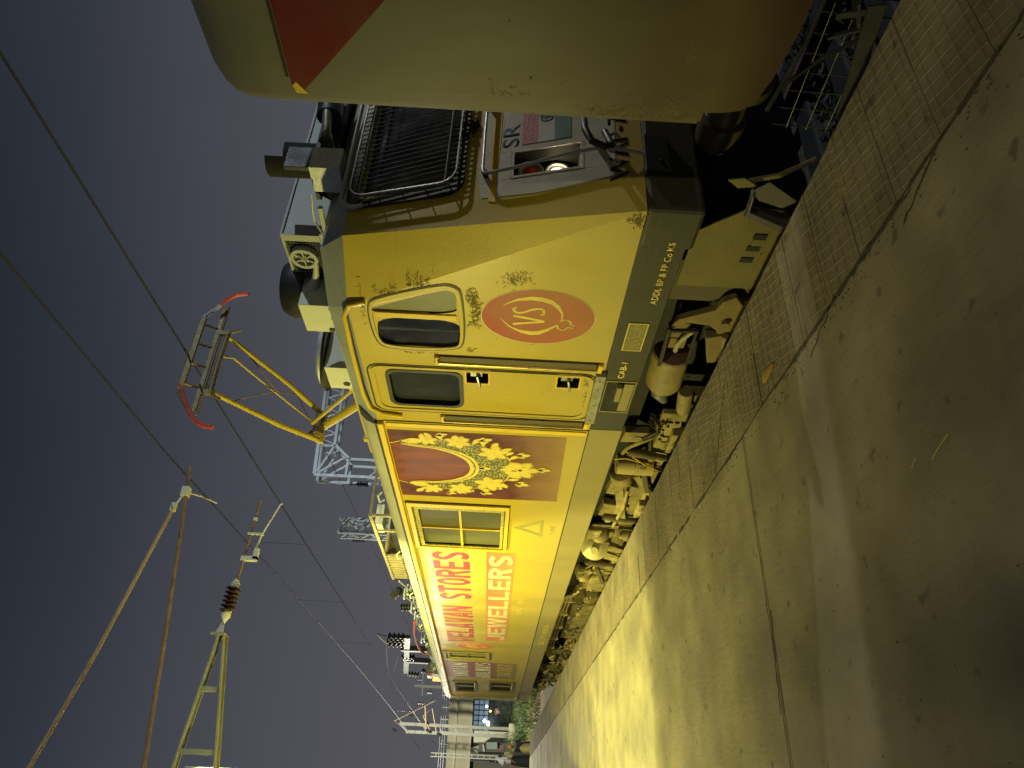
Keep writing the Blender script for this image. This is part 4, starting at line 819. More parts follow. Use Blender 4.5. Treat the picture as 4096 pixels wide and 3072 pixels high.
# ---- roof equipment behind the cab
b = MB(); b.box(4.15, 5.5, 11.0, 13.0, 3.12, 3.14); b.build('equipment_tray', M_BLACK, loco)
rsm = mat('rusty_rack', (.36, .30, .16), .7, .1, .4, 14, .3, 50)
b = MB()
for y in (10.95, 12.98):
    for x in (4.2, 5.5): b.bar((x, y, 3.12), (x, y, 3.72), .04, .04)
    b.bar((4.2, y, 3.72), (5.5, y, 3.72), .05, .04)
b.bar((4.2, 10.93, 3.72), (4.2, 14.42, 3.72), .05, .05); b.bar((4.2, 11.65, 3.12), (4.2, 11.65, 3.72), .03, .03)
rack = b.build('resistor_rack', rsm, loco)
b = MB(); b.box(4.25, 5.4, 11.7, 12.9, 3.14, 3.50); b.cyl((4.3, 11.8, 3.3), (4.3, 12.9, 3.3), .05); b.build('resistor_bank', M_BLACK, rack)
b = MB(); b.box(4.2, 5.4, 13.04, 14.42, 3.40, 3.72); b.build('resistor_casing', mat('louvred_casing', (.24, .20, .11), .8, .1, .5, 22, .6, 40), rack, bevel=.01)
b = MB()
for i in range(9): b.box(4.185, 4.20, 13.1+i*.145, 13.16+i*.145, 3.42, 3.70)
b.build('casing_rib', rsm, rack)
b = MB(); b.box(4.5, 4.9, 12.2, 12.6, 3.72, 3.86); b.build('roof_terminal', M_CREAM, loco, bevel=.01)
def ins(mb, base, d, L_, r, nshed, n=12):
    base = Vector(base); d = Vector(d).normalized(); prof = [(0, r*.45)]
    for i in range(nshed):
        t = L_*(i+.3)/nshed; prof += [(t, r*.5), (t+L_*.25/nshed, r), (t+L_*.45/nshed, r), (t+L_*.6/nshed, r*.5)]
    prof.append((L_, r*.45)); mb.lathe(base, d, prof, n)
random.seed(11)
b = MB(); b2_ = MB(); b3_ = MB()
for (x, y) in ((4.2, 15.2), (4.5, 15.7), (4.1, 16.3), (4.4, 16.6), (4.15, 17.2), (4.5, 17.7), (4.2, 18.4), (4.0, 14.8), (4.1, 19.4), (4.3, 20.2)):
    ins(b, (x, y, 3.12), (0, 0, 1), .30, .09, 4); b3_.cyl((x, y, 3.42), (x, y, 3.50), .04, n=8)
    b3_.box(x-.10, x+.10, y-.07, y+.07, 3.49, 3.52)
for (y0, y1) in ((14.6, 15.6), (15.6, 16.9), (16.9, 18.3), (18.3, 20.0)): b2_.tube([(4.2, y0, 3.62), (4.22, (y0+y1)/2, 3.50), (4.2, y1, 3.56)], .022, 6); b2_.tube([(4.05, y0, 3.40), (4.0, (y0+y1)/2, 3.30), (4.05, y1, 3.36)], .015, 6)
ins(b, (4.2, 15.3, 3.70), (0, .9, .35), .34, .10, 4); ins(b, (4.15, 16.4, 3.52), (0, .3, 1), .26, .08, 4)
b.build('roof_insulator', M_INSK, loco, smooth=True); b3_.build('insulator_cap', M_GALV, loco, smooth=True); b2_.build('busbar', M_GALV, loco, smooth=True)
b = MB(); b.box(3.9, 4.5, 15.0, 15.5, 3.12, 3.3); b.box(4.0, 4.4, 16.5, 17.0, 3.12, 3.34); b.box(3.95, 4.3, 17.9, 18.3, 3.12, 3.3); b.build('breaker_base', M_BLACK, loco, bevel=.02)
MB().tube([(4.0, 17.2, 3.50), (4.0, 18.3, 3.60), (4.0, 19.4, 3.63), (4.0, 20.4, 3.60), (4.0, 20.75, 3.52), (4.0, 20.8, 3.30)], .035, 8).build('folded_pantograph_horn', mat('red_roof_pipe', (.55, .10, .05), .5, 0, .1, 10), loco, smooth=True)
b = MB(); b.v = []; 
nn = 10
for i in range(nn+1):
    y = 18.4+i*.27; hgt = .10+.16*math.sin(math.pi*i/nn)
    for j in range(6):
        a = math.pi*j/5; b.v.append((3.95-.28*math.cos(a)+.03*math.sin(i*3.1+j), y, 3.12+hgt*math.sin(a)+.015*math.sin(i*5+j*2)))
for i in range(nn):
    for j in range(5): a = i*6+j; b.f.append((a, a+1, a+7, a+6))
b.f.append(tuple(range(6))); b.f.append(tuple(reversed(range(nn*6, nn*6+6)))); b.build('tarpaulin_cover', mat('tarp', (.12, .13, .10), .7, 0, .3, 6, .6, 12), loco, smooth=True)
b = MB(); b.lathe((3.8, 21.4, 3.12), (0, 0, 1), [(0, .16), (.1, .17), (.25, .13), (.3, .05)], 16); b.lathe((3.8, 21.9, 3.12), (0, .6, 1), [(0, .14), (.25, .1), (.45, .09)], 14); b.build('suppressor', mat('suppressor_grey', (.13, .13, .10), .6, 0, .2, 8), loco, smooth=True)
b = MB(); b.prism([(3.72, 22.5, 3.10), (3.72, 23.3, 3.10), (3.72, 23.3, 3.16), (3.72, 22.6, 3.42)], (1, 0, 0), .4); fl = b.build('flasher_housing', M_CREAM, loco, bevel=.01)
b = MB(); b.box(3.74, 4.1, 22.62, 23.1, 3.42, 3.56); b.build('flasher_hood', mat('flasher_hood', (.30, .05, .02), .5, 0, .1, 8), fl, bevel=.01)
b = MB(); b.box(3.72, 3.9, 23.31, 23.37, 3.12, 3.42); b.build('flasher_lens', mat('amber_lens', (.9, .3, .05), .3, emit=(1, .25, .03), es=6), fl)
lamp('flasher_glow', 'POINT', (3.15, 22.6, 3.05), (0, 0, 0), 10, (1, .42, .12), .08)

# ---- pantograph
pb = MB(); pb.bar((4.35, 7.1, 3.42), (4.35, 8.9, 3.42), .07, .07); pb.bar((5.35, 7.1, 3.42), (5.35, 8.9, 3.42), .07, .07); pb.bar((4.3, 8.5, 3.45), (5.4, 8.5, 3.45), .09, .09); pb.bar((4.3, 7.2, 3.45), (5.4, 7.2, 3.45), .06, .06)
pan = pb.build('pantograph', M_PANTO, loco, bevel=.006)
b = MB()
for x in (4.35, 5.35):
    for y in (7.2, 8.7): ins(b, (x, y, 3.12), (0, 0, 1), .27, .085, 4)
b.build('foot_insulator', M_INSK, pan, smooth=True)
KN = (4.85, 9.25, 4.30)
b = MB(); b.tube([(4.85, 8.42, 3.56), (4.85, 8.55, 3.68), KN], [.06, .062, .055], 12); b.build('lower_arm', M_PANTO, pan, smooth=True)
b = MB(); b.tube([(4.78, 7.95, 3.60), (4.80, 9.03, 4.38)], .026, 10); b.build('guide_rod', M_PANTO, pan, smooth=True)
HY = 7.55; HXc = 4.85
b = MB(); b.tube([(4.66, 9.30, 4.28), (4.52, 8.6, 4.68), (4.42, 7.62, 5.28)], [.040, .038, .028], 10); b.tube([(5.04, 9.20, 4.30), (5.16, 8.6, 4.68), (5.26, 7.62, 5.28)], [.040, .038, .028], 10); b.tube([(4.62, 9.28, 4.29), (5.08, 9.22, 4.30)], .055, 12)
b.build('upper_arm', M_PANTO, pan, smooth=True)
b = MB(); b.tube([(4.86, 9.12, 4.40), (4.95, 8.3, 4.87), (4.99, 7.72, 5.16), (4.99, 7.70, 5.26), (4.99, 7.62, 5.33)], .014, 8); b.build('thrust_rod', M_PANTO, pan, smooth=True)
b = MB(); b.tube([(5.22, 8.0, 5.08), (4.96, 8.35, 4.80), (4.95, 8.45, 4.74), (5.10, 8.75, 4.60)], .009, 6); b.tube([(4.46, 7.9, 5.10), (4.93, 8.4, 4.78)], .009, 6); b.tube([(4.58, 8.9, 4.55), (4.62, 9.1, 4.58)], .009, 6); b.build('stay_wire', M_RUST, pan, smooth=True)
b = MB(); b.tube([(4.42, 7.62, 5.28), (4.85, 7.62, 5.29), (5.26, 7.62, 5.28)], .035, 10); b.build('head_tube', M_PANTOH, pan, smooth=True)
b = MB(); b.bar((4.72, 9.05, 4.26), (4.72, 9.30, 4.42), .10, .13); b.cyl((4.66, 9.14, 4.32), (5.0, 9.14, 4.32), .06); b.build('knuckle', M_PANTOH, pan, smooth=True)
# head: two strips with horns
def xz(pts, y): return [(x, y, z) for x, z in pts]
b = MB(); b.tube(xz([(4.02, 5.38), (4.30, 5.60), (4.43, 5.625), (4.85, 5.63), (5.27, 5.625), (5.45, 5.60), (5.66, 5.42)], 7.50), [.016]*7, 6)
b.bar((4.35, 7.50, 5.59), (5.45, 7.50, 5.59), .035, .06); b.build('contact_strip', M_PANTOH, pan)
MB().tube(xz([(5.45, 5.60), (5.66, 5.43)], 7.497), .024, 8).build('strip_end', M_GALV, pan)
b = MB(); b.bar((4.15, 7.62, 5.40), (5.68, 7.62, 5.41), .05, .05); b.tube([(4.08, 7.62, 5.36), (5.74, 7.62, 5.38)], .018, 6); b.build('contact_strip', M_PANTOH, pan)
b = MB()
for x in (4.45, 4.75, 5.05, 5.35): MB().tube([(x, 7.50, 5.57), (x+.01, 7.62, 5.40)], .018, 6).build('head_link', mat('brassy_link', (.30, .20, .06), .5, .2, .3, 14), pan)
for xa, xb in ((4.40, 4.34), (5.30, 5.40)): b = MB(); b.bar((xa, 7.62, 5.40), (xa, 7.62, 5.26), .06, .06); b.tube([(xa, 7.62, 5.30), (xb, 7.66, 5.15)], .022, 6); b.build('head_cradle', M_PANTOH, pan)
b = MB(); b.tube(xz([(4.43, 5.61), (4.22, 5.50), (4.03, 5.38), (3.93, 5.28), (3.88, 5.18), (3.86, 5.06)], 7.50), [.024, .025, .027, .03, .031, .026], 8); b.build('horn', M_HORNR, pan, smooth=True)
b = MB(); b.tube(xz([(5.66, 5.43), (5.78, 5.36), (5.86, 5.26), (5.88, 5.12)], 7.50), [.020, .026, .028, .025], 8); b.build('horn', M_HORNR, pan, smooth=True)

# ---- running gear seen above the platform edge
def bogie(y0):
    f = MB()
    f.box(3.50, 3.66, y0-.15, y0+4.3, -.16, .03); f.box(3.50, 3.66, y0+1.0, y0+1.2, .03, .26); f.box(3.50, 3.66, y0+3.0, y0+3.2, .03, .26)
    bg_ = f.build('bogie', M_DUST, loco, bevel=.015)
    for k in range(3):
        yc = y0+.15+k*1.85
        w_ = MB(); w_.lathe((3.90, yc, RAILZ+.545), (1, 0, 0), [(0, .05), (.0, .50), (.02, .545), (.11, .545), (.13, .575), (.14, .575), (.14, .05)], 32); w_.build('wheel', M_SOLE, bg_, smooth=True)  # wheel coloured dark to deepen the shade under the frame
        a = MB(); a.box(3.42, 3.60, yc-.20, yc+.20, -.38, -.08); a.lathe((3.42, yc, -.23), (-1, 0, 0), [(0, .13), (.03, .12), (.05, .05)], 16); a.build('axle_box', M_DUST, bg_, bevel=.015)
        for dy in (-.30, .30):
            s_ = MB(); pts = [(3.56+.06*math.cos(i*.7), yc+dy+.06*math.sin(i*.7), -.36+i*.0070) for i in range(0, 46)]; s_.tube(pts, .012, 5); s_.build('coil_spring', M_DUST, bg_)
        d_ = MB(); d_.tube([(3.44, yc+.42, -.35), (3.44, yc+.30, .05)], .035, 10); d_.tube([(3.44, yc+.32, .0), (3.44, yc+.24, .30)], .05, 12); d_.build('damper', M_UGD, bg_, smooth=True)
        c_2 = MB(); c_2.lathe((3.50, yc+.85, .28), (0, 1, -.25), [(0, .05), (.02, .12), (.22, .13), (.26, .09), (.36, .05)], 18); c_2.build('brake_cylinder', M_DUST, bg_, smooth=True)
        l_ = MB(); l_.bar((3.43, yc+.5, .10), (3.43, yc+1.25, -.10), .03, .06); l_.bar((3.46, yc+.62, .36), (3.46, yc+.7, -.2), .03, .05); l_.build('brake_lever', M_UGD, bg_, bevel=.005)
    return bg_
bg1 = bogie(6.35); bg2 = bogie(16.3)
# fittings just behind the cab: sand box, big brown air cylinder, plough bracket, cables
b = MB(); b.lathe((3.55, 5.02, .21), (0, 1, -.06), [(0, .03), (.0, .155), (.02, .165), (.05, .16), (.46, .165), (.50, .15), (.52, .09), (.54, .08)], 28)
b.build('air_cylinder', mat('cylinder_paint', (.23, .18, .07), .6, 0, .3, 7, .3, 50), loco, smooth=True)
b = MB(); b.lathe((3.55, 5.015, .21), (0, -1, 0), [(0, .158), (.012, .155), (.02, .06), (.03, .05)], 28); b.build('cylinder_end', mat('purple_brown', (.16, .09, .07), .6, 0, .2, 8), loco, smooth=True)
b = MB(); b.tube([(3.53, 5.0, .20), (3.51, 4.93, .20), (3.49, 4.86, .21)], [.03, .022, .018], 10); b.tube([(3.49, 4.87, .21), (3.46, 4.78, .22), (3.44, 4.66, .20), (3.44, 4.55, .14)], .019, 8); b.build('air_hose', mat('hose_grey', (.30, .27, .18), .6, 0, .2, 10), loco, smooth=True)
b = MB(); b.tube([(3.55, 5.54, .20), (3.55, 5.70, .18), (3.56, 5.85, .1)], [.08, .075, .04], 14); b.build('cylinder_valve', M_STEEL, loco, smooth=True)
br = mat('bracket_brown', (.18, .13, .045), .7, 0, .22, 8, .3, 50)
b = MB(); b.prism([(3.42, y, z) for y, z in ((4.52, .36), (4.40, .30), (4.26, .05), (4.16, .02), (4.10, -.06), (4.22, -.16), (4.50, -.24), (4.92, -.30), (4.95, -.20), (4.70, -.10), (4.52, -.02), (4.46, .05), (4.44, .22), (4.52, .33))], (1, 0, 0), .06); b.box(3.40, 3.44, 4.15, 4.55, -.20, -.14); b.build('guard_bracket', br, loco, bevel=.008)
b = MB(); b.prism([(3.40, y, z) for y, z in ((4.60, .04), (4.95, -.06), (4.92, -.20), (4.55, -.10))], (1, 0, 0), .10); b.cyl((3.38, 4.40, -.06), (3.44, 4.40, -.06), .035, n=6); b.cyl((3.40, 4.55, -.10), (3.40, 5.0, -.19), .03, n=8); b.build('guard_bracket', br, loco, bevel=.006)
b = MB(); b.bar((3.40, 4.50, .36), (3.40, 5.02, .33), .02, .03); b.bar((3.40, 4.52, .35), (3.41, 4.52, .12), .02, .03); b.bar((3.42, 4.52, .13), (3.42, 5.02, .10), .02, .02); b.build('hanger_rod', M_BLACK, loco)
b = MB(); b.box(3.50, 3.56, 4.55, 4.75, .16, .30); b.box(3.5, 3.56, 4.76, 4.9, .14, .28); b.build('junction_box', br, loco, bevel=.01)
b = MB(); b.box(3.50, 3.62, 5.65, 5.95, -.30, -.05); b.cyl((3.46, 5.5, -.02), (3.46, 5.85, -.08), .07, n=14); b.box(3.44, 3.5, 5.9, 6.05, -.25, .1); b.build('brake_block', mat('dim_near_undergear', (.22, .175, .07), .85, 0, .5, 7, .4, 60), loco, bevel=.012)  # darker copy of the dusty undergear, imitating dim light near the cab
b = MB(); b.tube([(3.50, 6.05, .18), (3.46, 6.15, .10), (3.43, 6.25, .08), (3.42, 6.4, .20)], .03, 8)
random.seed(4)
for i in range(60): 
    p = Vector((3.44+random.uniform(-.03, .05), 6.1+random.uniform(-.12, .2), .1+random.uniform(-.1, .09))); s_ = random.uniform(.008, .02)
    b.add([p+Vector((s_, 0, 0)), p-Vector((s_, 0, 0)), p+Vector((0, -s_, 0)), p+Vector((0, s_, 0)), p+Vector((0, 0, s_)), p-Vector((0, 0, s_))], [(0, 2, 4), (2, 1, 4), (1, 3, 4), (3, 0, 4), (2, 0, 5), (1, 2, 5), (3, 1, 5), (0, 3, 5)])
b.build('oily_coupling', MATS['greasy'], loco)
b = MB(); b.prism([(3.43, y, z) for y, z in ((6.30, .40), (6.30, .16), (6.42, .12), (6.50, .2), (6.52, .42))], (1, 0, 0), .08); b.cyl((3.42, 6.42, .26), (3.43, 6.42, .26), .05, n=16); b.build('lifting_lug', mat('dim_near_undergear', (.22, .175, .07), .85, 0, .5, 7, .4, 60), loco, bevel=.01)
b = MB(); b.tube([(3.45, 6.42, .10), (3.42, 6.48, .22), (3.42, 6.62, .33), (3.42, 6.74, .36)], [.02, .024, .022, .026], 8); b.tube([(3.45, 6.45, .02), (3.44, 6.5, .0), (3.44, 6.48, -.25)], .02, 8)
b.build('brake_pipe', M_DUST, loco, smooth=True)
b = MB(); b.tube([(3.42, 6.70, .33), (3.41, 6.85, .20), (3.41, 7.0, .06), (3.43, 7.15, -.10)], .007, 6); b.tube([(3.42, 6.9, .42), (3.41, 6.85, .30), (3.42, 6.95, .12), (3.43, 7.0, .02)], .006, 6); b.build('earth_cable', M_TRIM, loco, smooth=True)
b = MB(); b.lathe((3.50, 7.18, .36), (0, .02, -1), [(0, .07), (.01, .11), (.20, .115), (.205, .105), (.215, .105), (.22, .115), (.41, .11), (.42, .07)], 24); b.build('air_spring', mat('spring_beige', (.42, .33, .12), .6, 0, .1, 5), loco, smooth=True)
for (y, a) in ((7.55, .3), (8.25, -.2)): MB().prism([(3.46, y, .34), (3.46, y+.38, .36), (3.46, y+.42, .05), (3.46, y+.12+a*.2, .0)], (1, 0, 0), .1).build('gear_case', M_DUST, loco, bevel=.012)
b = MB(); b.bar((3.44, 7.4, .30), (3.44, 8.8, .02), .03, .10); b.bar((3.45, 7.35, .10), (3.45, 7.9, -.2), .04, .08); b.tube([(3.42, 7.7, .14), (3.42, 8.2, .10), (3.42, 8.9, .13)], .022, 8); b.tube([(3.42, 8.85, .40), (3.42, 8.86, .05)], .02, 6); b.cyl((3.42, 8.72, .22), (3.46, 8.72, .22), .05, n=6); b.build('traction_rod', M_DUST, loco, bevel=.006)
b = MB(); b.box(3.38, 3.46, 8.98, 9.30, .26, .44); b.box(3.37, 3.39, 9.0, 9.28, .28, .42); b.build('valve_box', M_DUST, loco, bevel=.008)
b = MB(); b.lathe((3.46, 9.75, .26), (-.6, -.75, .1), [(0, .17), (.06, .20), (.10, .19), (.12, .15), (.16, .12), (.18, .06), (.24, .05)], 28); b.build('brake_actuator', mat('pale_dust', (.50, .44, .22), .6, 0, .1, 6), loco, smooth=True)
b = MB(); b.lathe((3.46, 9.25, -.02), (.0, .3, -1), [(0, .06), (.12, .09), (.13, .07), (.16, .09), (.17, .07), (.2, .09), (.34, .08)], 18); b.prism([(3.44, 9.7, .04), (3.44, 10.25, .05), (3.44, 10.5, -.3), (3.44, 9.9, -.25)], (1, 0, 0), .12); b.bar((3.42, 9.95, .08), (3.42, 10.2, -.28), .03, .09); b.build('brake_rigging', M_DUST, loco, smooth=True)
# middle: transformer tank, boxes and the bundle of pipes
b = MB(); b.box(3.48, 6.2, 10.75, 12.0, -.40, .08); b.prism([(3.48, 11.2, .08), (3.48, 12.0, .08), (3.48, 12.0, .22)], (1, 0, 0), .5); b.build('transformer_tank', M_DUST, loco, bevel=.02)
b = MB(); b.box(3.46, 3.48, 11.2, 12.05, -.3, .1); b.box(3.45, 3.47, 10.5, 11.05, -.35, .15); b.build('tank_cover', M_DUST, loco, bevel=.01)
b = MB(); b.box(3.50, 6.0, 13.2, 15.8, -.35, .20); b.build('battery_box', M_DUST, loco, bevel=.02)
b = MB(); b.box(3.60, 6.0, 3.6, 23.0, .26, .47); b.box(3.9, 5.8, 3.5, 23.2, -.45, .3); b.build('underframe', M_DARK, loco)
b = MB()
for i, z in enumerate((.44, .38, .32)): b.tube([(3.40+.01*i, 12.1-i*.1, z-.1), (3.40+.01*i, 12.3, z), (3.40+.01*i, 14.2, z-.0), (3.40+.01*i, 16.7, z), (3.42, 16.9, z-.12)], .020, 8)
b.build('air_pipe', M_DUST, loco, smooth=True)
for y in (12.5, 13.4, 14.4, 15.4, 16.3): MB().box(3.375, 3.44, y-.03, y+.03, .28, .47).build('pipe_clip', M_DUST, loco)
random.seed(21); b = MB()
for i in range(80):
    y = random.uniform(9.5, 23.2); z = random.uniform(-.05, .30); k = random.random()
    if k < .4: b.cyl((3.44, y, z), (3.48, y, z), random.uniform(.01, .03), n=6)
    elif k < .75: b.box(3.43, 3.50, y, y+random.uniform(.04, .18), z, z+random.uniform(.03, .12))
    else: b.tube([(3.44, y, z), (3.42, y+random.uniform(.05, .2), z-.06), (3.43, y+random.uniform(.2, .4), z+random.uniform(-.12, .1))], .010, 5)
b.build('underfloor_fittings', M_DUST, loco, kind='stuff')
b = MB()
for i in range(26):
    y = random.uniform(9.6, 23); z = random.uniform(-.05, .3); b.tube([(3.43, y, z), (3.41, y+.08, z-.04), (3.42, y+.16, z+.02), (3.41, y+.1, z+.05)], .008, 5)
b.build('cable_loops', M_BLACK, loco, kind='stuff')
# snow-plough shaped cattle guard
pl_m = mat('plough_paint', (.15, .12, .042), .6, 0, .14, 4, .2, 60); pld = mat('plough_grey', (.10, .09, .08), .6, 0, .2, 4, .2, 60)
b = MB(); b.prism([(3.42, y, z) for y, z in ((3.44, .42), (3.99, .42), (3.99, -.32), (3.30, -.32), (3.19, .12), (3.24, .16))], (1, 0, 0), .012)
plough = b.build('cattle_guard', pl_m, loco)
for (y, z) in ((3.45, -.02), (3.565, -.01), (3.68, .0)): MB().box(3.412, 3.420, y-.02, y+.025, z-.045, z+.045).build('guard_slot', M_DARK, plough)
b = MB(); b.box(3.408, 3.42, 3.475, 3.535, -.06, .02); b.box(3.414, 3.42, 3.62, 3.80, -.085, -.075); b.build('patch_plate', pl_m, plough)
b = MB(); b.bar((3.36, 3.20, .16), (3.36, 3.34, -.16), .02, .05); b.bar((3.40, 3.22, .15), (3.40, 3.36, -.25), .02, .05)
b.prism([(3.35, 2.93, .10), (3.35, 3.01, .19), (3.35, 3.08, .12), (3.35, 3.13, -.04), (3.35, 3.07, -.12)], (1, 0, 0), .010); b.bar((3.36, 3.02, .175), (3.37, 3.22, .15), .07, .012)
b.build('guard_end_frame', pld, plough, bevel=.006)
b = MB(); b.prism([(3.50, 3.80, .42), (3.50, 4.25, .42), (3.50, 4.25, -.3), (3.50, 4.05, -.3)], (1, 0, 0), .1); b.build('guard_stay', mat('dark_stay', (.10, .075, .05), .8, 0, .2, 8), plough)
# buffer between the vehicles
b = MB(); b.lathe((3.98, 3.15, .30), (0, -1, 0), [(0, .14), (.05, .15), (.18, .15), (.19, .12), (.42, .12), (.43, .22), (.46, .22), (.465, .05)], 28); b.build('buffer', mat('greasy_buffer', (.11, .10, .055), .4, .3, .3, 8), loco, smooth=True)
b = MB(); b.lathe((mir(3.98), 3.15, .30), (0, -1, 0), [(0, .14), (.18, .15), (.19, .12), (.42, .12), (.43, .22), (.46, .22)], 24); b.build('buffer', MATS['greasy_buffer'], loco, smooth=True)
b = MB(); b.box(4.65, 5.05, 2.5, 3.2, .05, .35); b.build('coupler', M_BLACK, loco, bevel=.03)
b = MB(); b.tube([(3.56, 3.12, .18), (3.5, 3.0, .0), (3.55, 2.9, -.2)], .018, 6); b.prism([(3.50, 3.06, .30), (3.50, 3.12, .22), (3.50, 3.10, .10), (3.50, 3.04, .20)], (1, 0, 0), .01); b.build('brake_hose', pl_m, loco, smooth=True)
side_blot = [(3.872, 1.697), (3.835, 1.678), (3.822, 1.507), (3.855, 1.494), (3.899, 1.522), (3.931, 1.548), (3.928, 1.587), (3.894, 1.603), (3.898, 1.657)]
M_SCUFF = mat('paint_scuff', (.30, .23, .04), .8, 0, .8, 60, .8, 40)
M_GRIME = mat('black_grime', (.13, .10, .022), .8, 0, .5, 60)
def scribble(mb, cy, cz, ry, rz, n_, wd, x=XS, amp=1., keep=None):
    for i in range(n_):
        a, c = cy+random.gauss(0, ry*.5), cz+random.gauss(0, rz*.5); an = random.uniform(0, 6.28); P = [(a, c)]
        for k in range(random.randint(3, 6)):
            an += random.uniform(-1.1, 1.1); a += math.cos(an)*.008*amp; c += math.sin(an)*.007*amp; P.append((a, c))
        if keep and not all(keep(*p) for p in P): continue
        stroke(mb, P, wd*random.uniform(.5, 1.5), x, .0010+.0004*random.random())
random.seed(9)
b = MB(); scribble(b, 3.88, 1.60, .07, .11, 100, .0032); b.build('paint_scuff', mat('scuff_grey', (.20, .16, .045), .8, 0, .5, 60), loco, kind='stuff')
win_out = lambda y, z: not (3.96+max(0, (z-2.1))*.40 < y < 4.85 and 1.965 < z < 2.72)
b = MB()
for (cy, cz, ry, rz, n_) in ((4.00, 2.30, .10, .10, 90), (4.10, 2.52, .06, .08, 50), (4.12, 1.91, .10, .06, 150), (4.28, 1.88, .14, .05, 110), (4.42, 1.90, .06, .06, 50), (3.24, .84, .06, .05, 90), (4.80, 1.93, .06, .03, 20), (4.86, 2.35, .02, .2, 40), (5.2, .93, .1, .02, 40), (5.4, .90, .2, .015, 40), (4.3, 2.74, .2, .02, 30)):
    scribble(b, cy, cz, ry, rz, int(n_*.75), .0040, keep=win_out)
for (y, z) in ((4.66, 1.42), (4.62, 1.72), (4.67, 1.44), (3.99, 1.45), (4.46, 1.52), (5.35, 1.62), (5.40, 1.30), (6.9, .98)):
    stroke(b, [(y, z), (y+.006, z+.003)], .007, XS, .0014)
b.build('grime_marks', M_GRIME, loco, kind='stuff')

# ================================================================== WHITE VEHICLE AHEAD
co2 = thing('parked_coach', 'off-white rail vehicle, browner low down, with a red triangle on its side, end towards the yellow locomotive', 'coach', (CX, -6, RAILZ))
prof = [(3.30, .66), (3.30, 2.95), (3.315, 3.10), (3.36, 3.19), (3.43, 3.255), (3.567, 3.35), (3.71, 3.425), (3.90, 3.52), (4.20, 3.67), (4.5, 3.77), (4.85, 3.80)]
prof = prof+[(mir(x), z) for x, z in reversed(prof[:-1])]
sec = []
def secn(y, s_, dz):  # shrink for the rounded end
    return [(CX+(x-CX)*(1-s_ if z > 2.9 else 1-s_*.06), y, z-dz*max(0, (z-2.8)/.85)) for x, z in prof]
b = MB(); st = [(-18, 0, 0), (1.9, 0, 0), (2.25, 0, 0), (2.46, 0, 0), (2.49, .003, .004), (2.505, .008, .012)]
k = len(prof)
for (y, s_, dz) in st: b.v += secn(y, s_, dz)
for i in range(len(st)-1):
    for j in range(k-1): a = i*k+j; b.f.append((a, a+1, a+1+k, a+k))
    b.f.append((i*k+k-1, i*k, (i+1)*k, (i+1)*k+k-1))
b.f.append(tuple(range(k))); b.f.append(tuple(reversed(range((len(st)-1)*k, len(st)*k))))
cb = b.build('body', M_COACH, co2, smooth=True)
# lower skirt with curved end
sk = [(-18, .6595), (2.49, .6595), (2.49, .645), (2.435, .64), (2.43, .55), (2.41, .45), (2.36, .39), (2.22, .345), (1.95, .30), (1.5, .285), (-18, .28)]
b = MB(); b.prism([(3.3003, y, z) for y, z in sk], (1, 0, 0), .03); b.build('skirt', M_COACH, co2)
b = MB(); b.box(3.5, 6.2, -18, 2.40, .30, .66); b.build('underframe', M_DARK, co2)
b = MB(); b.tube([(3.30, 2.40, .31), (3.32, 2.0, .24), (3.32, 1.4, .235), (3.3, -1, .24)], .012, 6); b.build('skirt_edge', M_BLACK, co2)
b = MB(); b.prism([(XS, y, z) for y, z in ((2.435, 2.79), (.9, 1.33), (.9, 2.845), (2.40, 2.845))], (-1, 0, 0), .002); b.build('red_triangle', M_COACHR, co2)
b = MB(); b.prism([(XS, y, z) for y, z in ((2.45, 2.765), (2.38, 2.82), (2.40, 2.84), (2.445, 2.83))], (-1, 0, 0), .0022); b.build('yellow_corner', M_TRIM, co2)
b = MB(); b.box(3.290, 3.31, -10, 2.35, 2.850, 2.866); b.build('gutter', M_JOINT, co2, bevel=.004)
M_CHIP = mat('coach_chips', (.48, .40, .18), .7, 0, .5, 50, .6, 40)
random.seed(13); b = MB()
def blot(y, z, s_): b.prism([(XS, y+s_*1.3*math.cos(t)*random.uniform(.4, 1.5), z+s_*.5*math.sin(t)*random.uniform(.4, 1.5)) for t in [j*math.pi/3.5 for j in range(7)]], (-1, 0, 0), .0012)
lim = lambda y, z: y < 2.492 and z > .665
for (cy, cz, ry, rz, n_) in ((2.46, .90, .05, .26, 150), (2.46, 1.15, .04, .16, 50), (2.40, .80, .10, .09, 60), (2.1, .78, .05, .03, 16), (2.36, 1.70, .05, .12, 14), (2.33, 1.05, .1, .1, 14)): scribble(b, cy, cz, ry, rz, n_, .0026, amp=1.1, keep=lim)
for i in range(8): blot(2.485-abs(random.gauss(0, .01)), random.uniform(1.12, 1.35), random.uniform(.003, .006))
b.build('paint_scratches', mat('coach_scratch', (.16, .13, .055), .7, 0, .5, 50), co2, kind='stuff')
b = MB()
for (y, z, s_) in ((2.28, 1.58, .011), (2.39, 1.77, .005), (1.98, 1.7, .006), (2.30, 1.42, .006)): blot(y, z, s_)
b.build('dents', M_JOINT, co2)
for P_ in ([(2.49, 2.35), (2.44, 2.30)], [(2.40, 1.95), (2.33, 1.72)]): b = MB(); stroke(b, P_, .002, XS, .0012); b.build('scratch', M_CHIP, co2)
